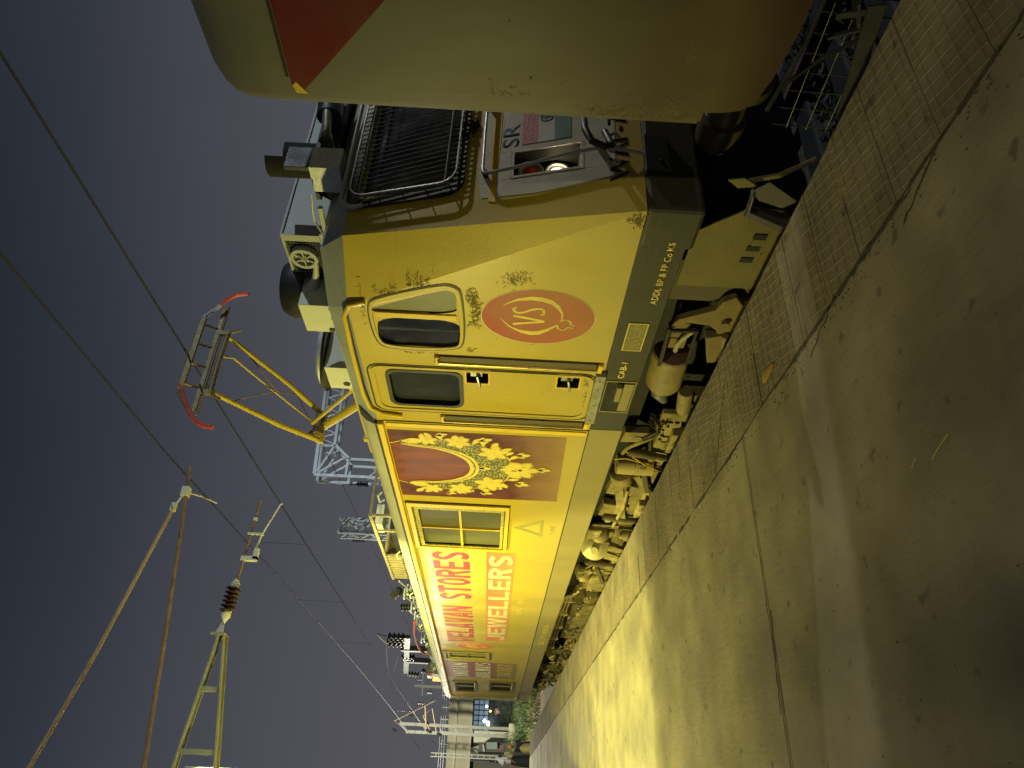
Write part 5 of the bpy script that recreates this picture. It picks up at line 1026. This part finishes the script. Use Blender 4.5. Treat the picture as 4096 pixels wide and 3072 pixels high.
# things hanging under it
b = MB()
for i in range(4): b.tube([(3.62-.0*i, 1.75, .06-.12*i), (3.62, 2.75, .03-.12*i)], .003, 5)
for i in range(9): b.tube([(3.62, 1.8+i*.115, .12), (3.62, 1.82+i*.115, -.38)], .003, 5)
b.build('wire_guard', mat('guard_wire', (.08, .09, .09), .5, .3, .2, 10), co2)
b = MB(); b.bar((3.50, 1.88, .02), (3.50, 2.02, -.04), .14, .015); b.bar((3.44, 1.95, .10), (3.44, 1.92, -.04), .03, .012); b.bar((3.44, 2.06, .10), (3.44, 2.0, -.06), .03, .012); b.bar((3.40, 1.86, -.05), (3.45, 2.5, -.18), .02, .08); b.build('foot_step', mat('step_dark', (.04, .042, .045), .6, .2, .3, 10), co2)
b = MB(); b.tube([(3.5, 1.50, .22), (3.46, 1.62, .05), (3.44, 1.66, -.1), (3.5, 1.64, -.3)], .045, 12); b.build('air_hose', mat('wet_rubber', (.012, .014, .012), .12, 0, .2, 10, spec=.8), co2, smooth=True)
b = MB(); b.tube([(3.36, 2.3, .27), (3.40, 2.15, .10), (3.42, 2.05, -.05)], .012, 8); b.build('brake_pipe', M_BLACK, co2, smooth=True)
b = MB(); b.lathe((3.98, 2.4, .30), (0, 1, 0), [(0, .15), (.1, .15), (.11, .12), (.24, .12), (.25, .23), (.28, .23), (.285, .05)], 28); b.build('buffer', MATS['greasy_buffer'], co2, smooth=True)
b = MB(); b.lathe((3.90, .9, RAILZ+.46), (1, 0, 0), [(0, .05), (.0, .42), (.02, .46), (.11, .46), (.13, .49), (.14, .05)], 32); b.build('wheel', M_SOLE, co2, smooth=True)
b = MB(); b.box(3.5, 3.64, -1.5, 1.9, -.25, -.05); b.build('bogie_frame', M_BLACK, co2, bevel=.02)

# column behind the photographer: throws the long shade on the platform
b = MB(); b.box(-.135, .035, -2.10, -1.95, 0, 6); b.box(-.3, .2, -2.3, -1.75, .001, .04); tag(b.build('platform_column', M_GALV, bevel=.01), 'grey square steel platform column behind the camera', 'column')

b = MB(); b.box(.50, .62, 12.9, 13.02, 0, 6.4); b.box(.42, .70, 12.82, 13.1, .001, .05); tag(b.build('platform_shade_post', M_GALV, bevel=.01), 'grey steel post just outside the left edge whose shade crosses the far platform', 'post')  # unseen post put in to throw the shadow wedge; carries no lamp
# ================================================================== OVERHEAD LINE
def wire(name, pts, r, lab, grp=None):
    o = MB().tube(pts, r, 5).build(name, M_WIRE); tag(o, lab, 'wire', grp); return o
def cat_pts(x0, x1, y0, y1, z0, z1, sag, n=24): return [(x0+(x1-x0)*i/n, y0+(y1-y0)*i/n, z0+(z1-z0)*i/n-sag*4*(i/n)*(1-i/n)) for i in range(n+1)]
AX = 10.5
wire('contact_wire', [(4.9, -30, 5.62), (4.85, -2, 5.62), (4.85, 3.4, 5.61), (4.85, 12.3, 5.64), (4.7, 30, 5.50), (4.85, 62, 5.4), (4.7, 110, 5.4)], .012, 'dark contact wire running just above the raised pantograph', 'overhead wires')
wire('messenger_wire', cat_pts(4.9, 4.85, -28, 10.4, 7.0, 7.0, .08)+cat_pts(4.85, 4.85, 10.4, 62, 7.0, 6.9, .35), .013, 'upper catenary wire held by the near rusty bracket tubes', 'overhead wires')
wire('messenger_wire', cat_pts(9.9, 10.2, 17, 75, 7.4, 7.2, .5), .010, 'thin sagging wire over the far track right of the lattice portal', 'overhead wires')
for i, (y, z0, z1) in enumerate(((14.5, 5.63, 6.98), (19, 5.6, 6.9), (24, 5.55, 6.8), (33, 5.5, 6.6), (40, 5.45, 6.55))):
    o = MB().tube([(4.84, y, z0), (4.85, y, z1)], .005, 4).build('dropper', M_WIRE); tag(o, ['first', 'second', 'third', 'fourth', 'farthest'][i]+' thin vertical dropper along the contact wire beyond the near bracket', 'dropper', 'droppers')
# near cantilever with mast out of frame to the left
cat = thing('catenary_mast', 'rusty overhead line cantilever with brown ribbed insulator and tapered lattice bracket at the left', 'mast', (-1.9, 10, 0))
b = MB()
for sx in (-.16, .16):
    for sy in (-.12, .12): b.bar((-2.1+sx, 10+sy, 0), (-2.1+sx, 10+sy, 8.2), .06, .06)
for i in range(16): z = .3+i*.5; b.bar((-2.26, 9.88, z), (-1.94, 9.88, z+.4), .03, .03); b.bar((-1.94, 9.88, z+.4), (-1.94, 10.12, z+.5), .03, .03)
b.build('post', M_GALV, cat)
def y10(x, z): return (x, 10, z)
b = MB(); b.tube([y10(-2.0, 5.50), y10(1.75, 5.985), y10(4.06, 6.31), y10(4.47, 6.39)], .027, 10); b.build('bracket_tube', M_RUST, cat, smooth=True)
b = MB(); b.tube([y10(-2.0, 7.90), y10(.38, 7.19), y10(1.69, 6.86), y10(3.80, 6.43)], .027, 10); b.build('stay_tube', M_RUSTY, cat, smooth=True)
b = MB(); b.tube([y10(3.80, 6.43), y10(4.03, 6.34)], .014, 6); b.box(3.74, 3.86, 9.95, 10.05, 6.40, 6.46); b.box(3.98, 4.12, 9.94, 10.06, 6.27, 6.37); b.tube([(4.05, 10, 6.32), (4.15, 10.4, 6.25), (4.25, 10.9, 6.2)], .012, 6); b.build('stay_clamp', M_CREAM, cat)
b = MB(); b.tube([y10(2.74, 5.24), y10(3.97, 5.19)], .020, 8); b.build('steady_arm_tube', M_RUST, cat, smooth=True)
b = MB(); b.tube([y10(3.20, 5.10), y10(3.46, 5.05), y10(3.93, 4.885), y10(3.945, 4.86)], [.018, .014, .012, .012], 8); b.box(3.06, 3.12, 9.96, 10.04, 5.04, 5.26); b.box(3.08, 3.24, 9.96, 10.04, 5.04, 5.10); b.box(3.44, 3.47, 9.97, 10.03, 5.03, 5.25); b.box(3.66, 3.70, 9.97, 10.03, 5.17, 5.22); b.build('registration_arm', M_CREAM, cat)
b = MB(); ins(b, (2.32, 10, 5.28), (1, 0, -.06), .36, .105, 6, 20); b.build('insulator', M_INS, cat, smooth=True)
b = MB(); b.lathe((2.68, 10, 5.258), (1, 0, -.06), [(0, .05), (.05, .06), (.10, .035), (.12, .02)], 14); b.lathe((2.34, 10, 5.28), (-1, 0, .06), [(0, .06), (.06, .065), (.12, .03), (.16, .015)], 14); b.prism([(2.20, 9.99, 5.31), (2.20, 9.99, 5.28), (2.05, 9.99, 5.26), (2.05, 9.99, 5.37)], (0, 1, 0), .02); b.build('insulator_cap', M_CREAM, cat, smooth=True)
b = MB(); b.box(2.03, 2.06, 9.93, 10.07, 5.22, 5.40); b.build('end_plate', M_LATT, cat)
for (a, c) in (((2.04, 10.05, 5.30), (-2.0, 10.05, 5.70)), ((2.04, 10.05, 5.23), (-2.0, 10.05, 4.50)), ):
    b = MB(); b.bar(a, c, .02, .06); b.bar((a[0], 9.97, a[2]), (c[0], 9.97, c[2]), .05, .02); b.build('boom', M_LATT, cat)
for i, x in enumerate((1.36, .64, -.1, -.8, -1.5)):
    zt = 5.30+(2.04-x)*.099; zb = 5.23-(2.04-x)*.18
    b = MB(); b.bar((x, 10.0, zb), (x, 10.0, zt), .06, .06); b.build('boom_stay', M_LATT, cat)

# steel portals and masts behind the train
def lattice(mb, a, c, wd, dp, side=(0, 1, 0), n=10, r=.05, lace=.03):
    a = Vector(a); c = Vector(c); d = (c-a).normalized(); s1 = Vector(side).normalized()*dp/2; s2 = d.cross(s1).normalized()*wd/2
    cs = [s1+s2, s1-s2, -s1-s2, -s1+s2]
    for k in cs: mb.bar(a+k, c+k, r, r)
    for i in range(n):
        p = a+(c-a)*i/n; q_ = a+(c-a)*(i+1)/n
        for k in range(4):
            k2 = (k+1) % 4; u, v = (k, k2) if i % 2 else (k2, k); mb.bar(p+cs[u], q_+cs[v], lace, lace)
M_WST = mat('pale_steel', (.64, .70, .72), .5, .1, .12, 6)
por = thing('lattice_portal', 'large pale steel lattice portal spanning the tracks behind the pantograph', 'portal', (9.9, 21.5, -.9))
b = MB(); lattice(b, (9.93, 22, -1.0), (9.93, 22, 6.05), .60, .55, n=12, r=.08, lace=.04); b.build('portal_leg', M_WST, por)
b = MB(); 
for y in (21.72, 22.28):
    b.bar((9.66, y, 7.83), (14, y, 8.1), .09, .11); b.bar((10.7, y, 7.35), (14, y, 7.45), .08, .09)
    b.bar((9.63, y, 7.83), (9.63, y, 5.8), .08, .09); b.bar((9.66, y, 7.8), (10.75, y, 7.33), .06, .07); b.bar((9.66, y, 7.8), (10.35, y, 6.85), .06, .07); b.bar((10.75, y, 7.33), (10.25, y, 6.75), .08, .09); b.bar((10.25, y, 6.8), (10.25, y, 5.5), .08, .09); b.bar((9.65, y, 6.8), (10.3, y, 6.8), .07, .08); b.bar((10.72, y, 7.8), (10.72, y, 7.3), .06, .07)
for i in range(9): x = 10.8+i*.4; b.bar((x, 21.72, 7.4), (x+.2, 21.72, 7.9), .03, .03); b.bar((x+.2, 21.72, 7.9), (x+.4, 21.72, 7.4), .03, .03); b.bar((x, 21.72, 7.42), (x, 22.28, 7.42), .03, .03)
b.build('portal_beam', M_WST, por)
b = MB(); b.tube([(9.45, 22, 6.7), (9.50, 22, 6.45)], .02, 6); ins(b, (9.50, 22, 6.45), (0, 0, -1), .38, .10, 5); b.build('portal_insulator', M_INSK, por, smooth=True)
por2 = thing('lattice_mast', 'slim pale lattice mast top with hanging black insulator behind the roof rack', 'mast', (9, 24.8, -.9))
b = MB(); lattice(b, (9.0, 24.9, -1.0), (9.0, 24.9, 7.42), .55, .5, side=(1, 0, 0), n=22, r=.10, lace=.07); b.build('post', M_WST, por2)
b = MB(); b.tube([(9.0, 25.2, 7.5), (9.0, 25.7, 7.3), (9.0, 26.1, 7.1)], .03, 6); ins(b, (9.0, 26.05, 7.15), (0, -.15, -1), .5, .12, 5); b.tube([(9.0, 25.95, 6.6), (9.0, 25.6, 6.2), (9.0, 25.3, 5.9)], .02, 6); b.build('mast_insulator', M_INSK, por2, smooth=True)
tp = thing('twin_post', 'grey twin-post mast with clustered black insulators beyond the rear roof', 'mast', (8, 42, -.9))
b = MB()
for y in (40.4, 43.6): b.bar((8, y, -1), (8, y, 6.6), .35, .28); 
b.bar((8, 37.5, 6.0), (8, 47.5, 7.0), .18, .3); b.build('post', mat('dull_steel', (.085, .09, .09), .6, .2, .2, 4), tp)
b = MB()
for (y, z) in ((37.6, 6.1), (38.5, 6.25), (39.3, 6.3)): ins(b, (8, y, z), (0, 0, 1), .9, .20, 4, 10)
for (y, z) in ((42.6, 6.8), (47.0, 6.0), (48.3, 7.0)): ins(b, (8, y, z), (0, .3, -1), .75, .22, 4, 10)
b.build('mast_insulator', M_INSK, tp, smooth=True)
b = MB(); b.tube([(8, 37.6, 7.1), (8, 37.2, 7.5), (8, 38.6, 7.4), (8, 39.5, 7.2)], .03, 5); b.tube([(8, 38.4, 7.2), (8, 45, 7.9), (8, 52, 8.4)], .025, 5); b.tube([(8, 42.6, 7.0), (8, 52, 8.4)], .02, 5); b.build('jumper_wire', M_WIRE, tp)
tm_ = thing('thin_mast', 'thin grey mast with small insulators left of the bridge end', 'mast', (8, 52.6, -.9))
b = MB(); b.bar((8, 52.6, -1), (8, 52.6, 6.9), .16, .16); b.bar((7.4, 52.6, 6.3), (8.8, 52.6, 6.4), .08, .08); b.build('post', MATS['dull_steel'], tm_)
b = MB(); ins(b, (8.4, 52.6, 6.4), (0, 0, 1), .35, .12, 3, 8); ins(b, (7.6, 52.6, 5.6), (0, 0, 1), .4, .15, 3, 8); ins(b, (6.9, 52.6, 6.1), (0, 0, 1), .45, .1, 3, 8); b.build('mast_insulator', M_INSK, tm_, smooth=True)
bm_t = thing('overhead_line_mast', 'tall white twin-channel overhead line mast standing on a concrete block before the bridge', 'mast', (5.6, 55, -.9))
b = MB()
for x in (5.38, 5.86): b.bar((x, 55, -.4), (x, 55, 7.4 if x < 5.5 else 7.9), .12, .2)
for z in (1.6, 2.7, 3.8, 4.9, 6.0): b.bar((5.38, 54.95, z), (5.86, 54.95, z+.2), .04, .08)
b.bar((5.38, 55, 7.3), (5.86, 55, 7.9), .1, .1); b.build('post', M_FST, bm_t)
b = MB(); b.tube([(5.3, 55, 5.6), (6.4, 54.8, 6.3), (6.9, 54.6, 5.7), (5.5, 55, 5.3)], .04, 6); b.tube([(5.8, 55, 7.9), (6.0, 55, 8.3), (7.3, 54, 5.5)], .02, 5); b.tube([(5.6, 54.8, 6.0), (7.0, 54.6, 6.2)], .05, 6); b.build('cantilever', M_RUSTY, bm_t)
b = MB()
for (x, z) in ((5.35, 5.6), (5.9, 5.8), (6.6, 6.9), (6.35, 7.0), (5.35, 8.0), (5.2, 4.9)): ins(b, (x, 54.8, z), (.5, 0, 1), .35, .10, 3, 8)
b.build('mast_insulator', M_INSK, bm_t, smooth=True)
b = MB(); b.box(5.2, 6.15, 54.2, 55.8, -1.1, .25); b.build('foundation', M_CONC, bm_t, bevel=.06)
lm = thing('ladder_mast', 'short pale lattice mast with evenly spaced rungs at the left edge before the bridge', 'mast', (4.15, 56, -.9))
b = MB()
for x in (4.0, 4.22): b.bar((x, 56, -.6), (x, 56, 5.6), .07, .07)
b.build('post', M_FST, lm)
for i in range(13): MB().bar((4.0, 56, .2+i*.42), (4.22, 56, .2+i*.42), .05, .06).build('rung', M_FST, lm)

# ================================================================== BRIDGE AND STATION BEYOND
br_ = thing('road_overbridge', 'concrete road overbridge with fence along the top crossing beyond the train', 'bridge', (10, 60, -1))
b = MB(); b.prism([(-12, 60, 2.95), (-12, 60, 4.35), (40, 62, 5.6), (40, 62, 3.2)], (0, 1, 0), 3.0); b.build('deck', M_CONC, br_)
b = MB(); b.prism([(-12, 59.8, 3.85), (-12, 59.8, 4.0), (40, 61.8, 4.75), (40, 61.8, 4.60)], (0, 1, 0), .25); b.prism([(-12, 59.85, 2.85), (-12, 59.85, 3.0), (40, 61.85, 3.3), (40, 61.85, 3.15)], (0, 1, 0), .2); b.build('ledge', mat('ledge_concrete', (.46, .45, .34), .9, 0, .2, 1, .2, 12), br_)
for i in range(11):
    x = 2.6+i*.85; z = 4.35+(x+12)/52*1.25
    b = MB(); b.bar((x, 60.1, z), (x, 60.1, z+.55), .05, .05); b.build('railing_post', M_GALV, br_)
b = MB()
for dz in (.2, .38, .55): b.bar((-5, 60.1, 4.52+dz), (20, 60.1, 5.12+dz), .03, .03)
b.build('railing', M_GALV, br_)
b = MB(); b.box(4.3, 5.02, 60.0, 62, -1.1, 2.9); b.box(-3, 4.2, 61.5, 62, -1.1, 3.2); b.build('pier', mat('dark_pier', (.10, .10, .08), .9, 0, .2, 1), br_)
b = MB(); b.box(5.4, 6.2, 60.3, 62, -1.1, 2.75); b.build('pier', mat('pale_pier', (.62, .62, .46), .8, 0, .12, 2), br_, label='pale lit concrete pier')
st_ = thing('station_building', 'bluish glazed station building lit inside, seen under the bridge', 'building', (7.5, 68, -1))
b = MB(); b.box(5.5, 16, 68, 74, -1.1, 3.6); b.build('wall', mat('station_wall', (.10, .12, .12), .8, 0, .3, .8), st_)
M_WIN = mat('station_window', (.10, .14, .18), .3, 0, .3, 2, emit=(.42, .56, .70), es=.30)
for i in range(14):
    x = 7.0+i*.42
    MB().box(x, x+.32, 67.95, 67.99, 1.75, 3.0).build('window', M_WIN, st_)
b = MB()
for z in (1.7, 2.1, 2.55, 3.05): b.box(6.9, 13, 67.90, 67.95, z, z+.06)
b.build('window_rail', M_BLACK, st_)
M_LAMP = mat('white_lamp', (1, 1, 1), .4, emit=(.85, .97, 1), es=14)
for i, (x, z, s_, lab) in enumerate(((8.9, 1.92, .09, 'single round white lamp right of the walking man'), (7.75, 2.05, .13, 'biggest bright white lamp by the tall mast, under the bridge'), (7.62, 1.73, .11, 'white lamp just below the biggest one by the tall mast'), (7.45, 1.72, .10, 'white lamp nearest the tall mast, lowest of the cluster'))):
    b = MB(); b.lathe((x, 67.5, z-s_), (0, 0, 1), [(0, .01), (s_*.4, s_*.8), (s_, s_), (s_*1.6, s_*.8), (s_*2, .01)], 12); o = b.build('station_lamp', M_LAMP, smooth=True); tag(o, lab, 'lamp', 'white lamps at the station under the bridge')
b = MB(); b.lathe((8.5, 67.3, 1.5), (0, 0, 1), [(0, .01), (.05, .09), (.14, .07), (.2, .01)], 10); tag(b.build('signal_lamp', mat('yellow_lamp', (1, .7, .1), .4, emit=(1, .75, .1), es=6), smooth=True), 'small yellow signal lamp above the walking man', 'lamp')
sh = thing('corrugated_shed', 'dark shed with grey corrugated roof sheets beside the pale bridge pier', 'shed', (4.9, 57, -1))
b = MB(); b.box(4.55, 5.15, 57.2, 59.0, -1.1, 2.3); b.build('wall', mat('shed_dark', (.06, .06, .05), .8, 0, .2, 2), sh)
b = MB(); b.prism([(4.55, 57.0, 1.85), (5.0, 57.0, 1.95), (5.0, 59.2, 2.7), (4.55, 59.2, 2.6)], (0, 0, 1), .03)
for i in range(5): b.bar((4.6+i*.09, 57, 1.9+i*.02), (4.6+i*.09, 59.2, 2.66+i*.02), .03, .04)
b.build('roof_sheet', mat('roof_sheet', (.42, .44, .40), .6, .1, .1, 4), sh)
b = MB(); b.prism([(4.72, 56.8, .95), (5.16, 56.8, 1.0), (5.16, 57.2, 1.75), (4.72, 57.2, 1.7)], (0, 1, 0), .03); b.build('door', mat('shed_teal', (.13, .17, .16), .6, 0, .1, 4), sh)
b = MB(); b.box(4.72, 5.0, 57.1, 57.2, .5, .95); b.build('door', mat('shed_red', (.16, .06, .05), .6, 0, .1, 4), sh, label='dull red lower panel')

# vegetation between the tracks and beyond
random.seed(17)
def blades(n, fx, name, m, h0, h1, w0=.012):
    b = MB()
    for i in range(n):
        x, y, z = fx(); a = random.uniform(0, 6.28); h = random.uniform(h0, h1); lx = math.cos(a); ly = math.sin(a); wd = random.uniform(.6, 1.6)*w0; bx, by = random.uniform(-.6, .6)*h, random.uniform(-.6, .6)*h
        b.add([(x-lx*wd, y-ly*wd, z), (x+lx*wd, y+ly*wd, z), (x+bx*.4+lx*wd*.7, y+by*.4+ly*wd*.7, z+h*.6), (x+bx*.4-lx*wd*.7, y+by*.4-ly*wd*.7, z+h*.6), (x+bx, y+by, z+h)], [(0, 1, 2, 3), (3, 2, 4)])
    return b.build(name, m, kind='stuff')
def reg():
    y = random.uniform(27, 62); k = random.random()
    x = random.uniform(3.0, 3.9) if k < .25 else (random.uniform(5.9, 8.0) if k < .65 else random.uniform(3.3, 6.2) if y > 38 else random.uniform(6.0, 8.5))
    return x, y, -1.0
blades(14000, reg, 'grass', M_GRASS, .12, .42, .02)
blades(5000, lambda: (random.uniform(4.3, 9), random.uniform(50, 58), -.9), 'tall_weeds', mat('weed_green', (.08, .12, .04), .8, 0, .4, 1), .3, 1.0, .03)
def shrub(x, y, z0, r, h, lab, n=700, mm=None):
    t = thing('shrub', lab, 'shrub', (x, y, z0), 'shrubs beyond the platform end')
    b = MB()
    for i in range(5): a = i*1.3; b.tube([(x, y, z0), (x+.3*r*math.cos(a), y+.3*r*math.sin(a), z0+h*.5), (x+.6*r*math.cos(a), y+.6*r*math.sin(a), z0+h*.9)], [.03, .02, .008], 5)
    b.build('stem', M_JOINT, t); b = MB()
    for i in range(n):
        a = random.uniform(0, 6.28); rr = r*random.random()**.5; hh = h*random.random()**.7; px, py, pz = x+rr*math.cos(a)*(1-.4*hh/h), y+rr*math.sin(a)*(1-.4*hh/h), z0+hh+.1*math.sin(a*3); s_ = random.uniform(.04, .11); d = Vector((random.uniform(-1, 1), random.uniform(-1, 1), random.uniform(-.4, .8))).normalized(); e = d.orthogonal().normalized()
        p = Vector((px, py, pz)); b.add([p, p+d*s_*.5+e*s_*.3, p+d*s_, p+d*s_*.5-e*s_*.3], [(0, 1, 2, 3)])
    b.build('foliage', mm or M_LEAF, t)
shrub(6.8, 56, -1, 1.0, 1.9, 'dark spiky shrub left of the walking man, under the station lamps'); shrub(5.0, 53, -1, .9, 1.5, 'leafy green shrub in front of the dark shed'); shrub(4.6, 50, -1, .7, 1.2, 'low dusty shrub beside the people at the platform end'); shrub(8.6, 52, -1, 1.2, 1.2, 'brown dry shrub close to the locomotive end', mm=mat('dry_leaves', (.14, .10, .06), .9, 0, .3, 3))
shrub(8.0, 60, -1, 1.8, 2.2, 'dark tree mass behind the walking man', 1400, mat('dark_leaves', (.03, .045, .025), .9, 0, .3, 3)); shrub(5.2, 46, -1, .6, .9, 'small bright green bush on the ballast before the mast block')

# ================================================================== PEOPLE
def person(lab, x, y, z, h, facing, shirt, lower, hair=M_HAIR, skirt=False, arms=((.12, .1), (-.1, .1)), lean=0, step=.12, scarf=None, grp=None, bare_arm=True):
    """x,y,z feet; facing = heading angle; arms = forward swing of each hand"""
    t = thing('person', lab, 'person', (x, y, z), grp)
    u = h/1.7; fd = Vector((math.cos(facing), math.sin(facing), 0)); rt = Vector((fd.y, -fd.x, 0)); base = Vector((x, y, z))
    def P(r_, f, up): return base+rt*(r_*u)+fd*((f+lean*max(0, up-.85))*u)+Vector((0, 0, up*u))
    def skin(name, verts, edges, rad, m, sub=1, root=0):
        me = bpy.data.meshes.new(name); me.from_pydata([tuple(v) for v in verts], edges, []); o = bpy.data.objects.new(name, me); COL.objects.link(o)
        md = o.modifiers.new('skin', 'SKIN'); md.use_smooth_shade = True; sv = me.skin_vertices[0].data
        for i, r_ in enumerate(rad): sv[i].radius = (r_[0]*u, r_[1]*u) if isinstance(r_, tuple) else (r_*u, r_*u); sv[i].use_root = (i == root)
        o.modifiers.new('sub', 'SUBSURF').levels = sub; o.modifiers['sub'].render_levels = sub
        me.materials.append(m); o.parent = t; o.matrix_parent_inverse = t.matrix_world.inverted(); return o
    a0, a1 = arms
    V_ = [P(0, 0, .92), P(0, .01, 1.12), P(0, 0, 1.36), P(0, 0, 1.46), P(0, .02, 1.55), P(0, .03, 1.64),
          P(.09, 0, .88), P(.10, step*.5+.03, .48), P(.10, step*.5, .08), P(.10, step*.5+.14, .04),
          P(-.09, 0, .88), P(-.10, -step*.3, .48), P(-.10, -step, .08), P(-.10, -step+.14, .04),
          P(.19, 0, 1.36), P(.23, a0[0]*.3-.02, 1.10), P(.22, a0[0], .86+a0[1]), P(.22, a0[0]+.06, .80+a0[1]),
          P(-.19, 0, 1.36), P(-.23, a1[0]*.3-.02, 1.10), P(-.22, a1[0], .86+a1[1]), P(-.22, a1[0]+.06, .80+a1[1])]
    E_ = [(0, 1), (1, 2), (2, 3), (3, 4), (4, 5), (0, 6), (6, 7), (7, 8), (8, 9), (0, 10), (10, 11), (11, 12), (12, 13), (2, 14), (14, 15), (15, 16), (16, 17), (2, 18), (18, 19), (19, 20), (20, 21)]
    rad = [.13, .12, .14, .055, .075, .07, .085, .055, .038, .03, .085, .055, .038, .03, .05, .038, .028, .022, .05, .038, .028, .022]
    skin('body', V_, E_, rad, M_SKIN, 2)
    sv_ = [P(0, 0, .90), P(0, .01, 1.12), P(0, 0, 1.38), P(.20, 0, 1.38), P(.235, a0[0]*.3-.02, 1.12), P(-.20, 0, 1.38), P(-.235, a1[0]*.3-.02, 1.12)]
    se = [(0, 1), (1, 2), (2, 3), (3, 4), (2, 5), (5, 6)]; sr = [(.17, .13), (.155, .125), (.17, .12), .065, .058, .065, .058]
    if not bare_arm: sv_ += [P(.225, a0[0], .90+a0[1]), P(-.225, a1[0], .90+a1[1])]; se += [(4, 7), (6, 8)]; sr += [.045, .045]
    skin('shirt', sv_, se, sr, shirt, 2)
    if skirt: 
        b = MB(); b.lathe(P(0, 0, .98), (0, 0, -1), [(0, .14*u), (.12*u, .19*u), (.5*u, .24*u), (.92*u, .28*u)], 18); o = b.build('skirt', lower, t, smooth=True)
    else: skin('trousers', [P(0, 0, .93), P(.09, 0, .86), P(.10, step*.5+.03, .48), P(.10, step*.5, .10), P(-.09, 0, .86), P(-.10, -step*.3, .48), P(-.10, -step, .10)], [(0, 1), (1, 2), (2, 3), (0, 4), (4, 5), (5, 6)], [(.16, .14), .105, .075, .06, .105, .075, .06], lower, 2)
    # hair cap and face
    hc = P(0, .03, 1.60)
    b = MB(); b.lathe(hc-Vector((0, 0, .0)), (-fd*.25+Vector((0, 0, 1))), [(-.05*u, .098*u), (0, .104*u), (.05*u, .098*u), (.09*u, .07*u), (.115*u, .02*u)], 14); b.build('hair', hair, t, smooth=True)
    b = MB(); f0 = P(0, .03+.088, 1.57)
    for s_ in (-1, 1): b.lathe(f0+rt*.03*u*s_+Vector((0, 0, .015*u)), fd, [(0, .012*u), (.006*u, .004*u)], 8)
    b.build('eyes', M_HAIR, t); b = MB(); b.lathe(f0+Vector((0, 0, -.012*u)), fd, [(0, .016*u), (.02*u, .008*u)], 8); b.build('nose', M_SKIN, t)
    b = MB(); b.bar(f0-rt*.02*u+Vector((0, 0, -.045*u)), f0+rt*.02*u+Vector((0, 0, -.045*u)), .012*u, .01*u); b.build('mouth', mat('lips', (.25, .08, .06), .5, 0, .1, 5), t)
    for s_ in (1, -1):   # fingers
        b = MB(); hnd = V_[17 if s_ > 0 else 21]
        for k in range(4): b.tube([hnd+fd*(k-1.5)*.015*u, hnd+fd*(k-1.5)*.018*u+Vector((0, 0, -(.06+.012*(1.5-abs(k-1.5)))*u))], .008*u, 5)
        b.tube([hnd+fd*.02*u+Vector((0, 0, .02*u)), hnd+fd*.05*u+Vector((0, 0, -.025*u))], .009*u, 5); b.build('fingers', M_SKIN, t)
    if scarf:
        b = MB(); b.lathe(P(0, .005, 1.50), (-fd*.18+Vector((0, 0, 1))), [(-.20*u, .20*u), (-.12*u, .16*u), (0, .12*u), (.08*u, .125*u), (.16*u, .115*u), (.22*u, .05*u)], 16); b.build('headscarf', scarf, t, smooth=True)
    return t
C = lambda n, c: mat(n, c, .8, 0, .1, 8)
person('woman in a white headscarf and blouse with a long black skirt, nearest the left edge', 2.47, 34.8, -.34, 1.62, R(200), C('white_blouse', (.66, .68, .66)), C('black_skirt', (.015, .015, .018)), skirt=True, scarf=C('white_scarf', (.72, .74, .72)), arms=((.16, .12), (.1, .05)), grp='people beyond the platform end')
person('person in a yellow-green shirt and grey trousers with dark hair, just behind the woman', 2.80, 36.3, -.45, 1.60, R(210), C('lime_shirt', (.55, .60, .25)), C('grey_trousers', (.12, .15, .15)), arms=((.22, .14), (.05, .05)), lean=.15, grp='people beyond the platform end')
person('man in dark navy clothes leaning forward at the platform end', 3.25, 36.6, -.98, 1.66, R(250), C('navy_shirt', (.035, .035, .075)), C('navy_trousers', (.03, .03, .06)), hair=C('lit_hair_orange', (.75, .22, .05)), arms=((.30, .2), (.12, .05)), lean=.35, step=.3, grp='people beyond the platform end')  # orange hair colour imitates lamplight on his head
person('man in a pinkish tan shirt and blue jeans walking away under the bridge', 7.55, 60, -.02, 1.50, R(90), C('pink_shirt', (.62, .42, .36)), C('blue_jeans', (.10, .13, .22)), arms=((-.25, .2), (.2, .1)), step=.3, grp='people beyond the platform end')
b = MB(); b.box(7.0, 11, 56.5, 62, -1.1, -.03); b.build('raised_path', M_SOIL, kind='structure')
b = MB(); random.seed(31)
pts = [(2.98+.22*math.cos(a)*(1+.1*math.sin(3*a)), 35.2+.3*math.sin(a)) for a in [i*2*math.pi/14 for i in range(14)]]
rings = [(-.45, .9), (-.3, 1.1), (-.1, 1.05), (.08, .8), (.18, .35)]
for z, s_ in rings: b.v += [(2.98+(x-2.98)*s_, 35.2+(y-35.2)*s_, z+.03*math.sin(x*40)) for x, y in pts]
for i in range(4):
    for j in range(14): a = i*14+j; c_ = i*14+(j+1) % 14; b.f.append((a, c_, c_+14, a+14))
b.f.append(tuple(range(14))); b.f.append(tuple(range(56, 70))); tag(b.build('cloth_sack', mat('sack_yellow', (.50, .42, .14), .9, 0, .4, 14, .4, 30), smooth=True), 'bulging yellowish cloth sack between the people beyond the platform end', 'sack')
SC.render.resolution_x = 1024; SC.render.resolution_y = 768
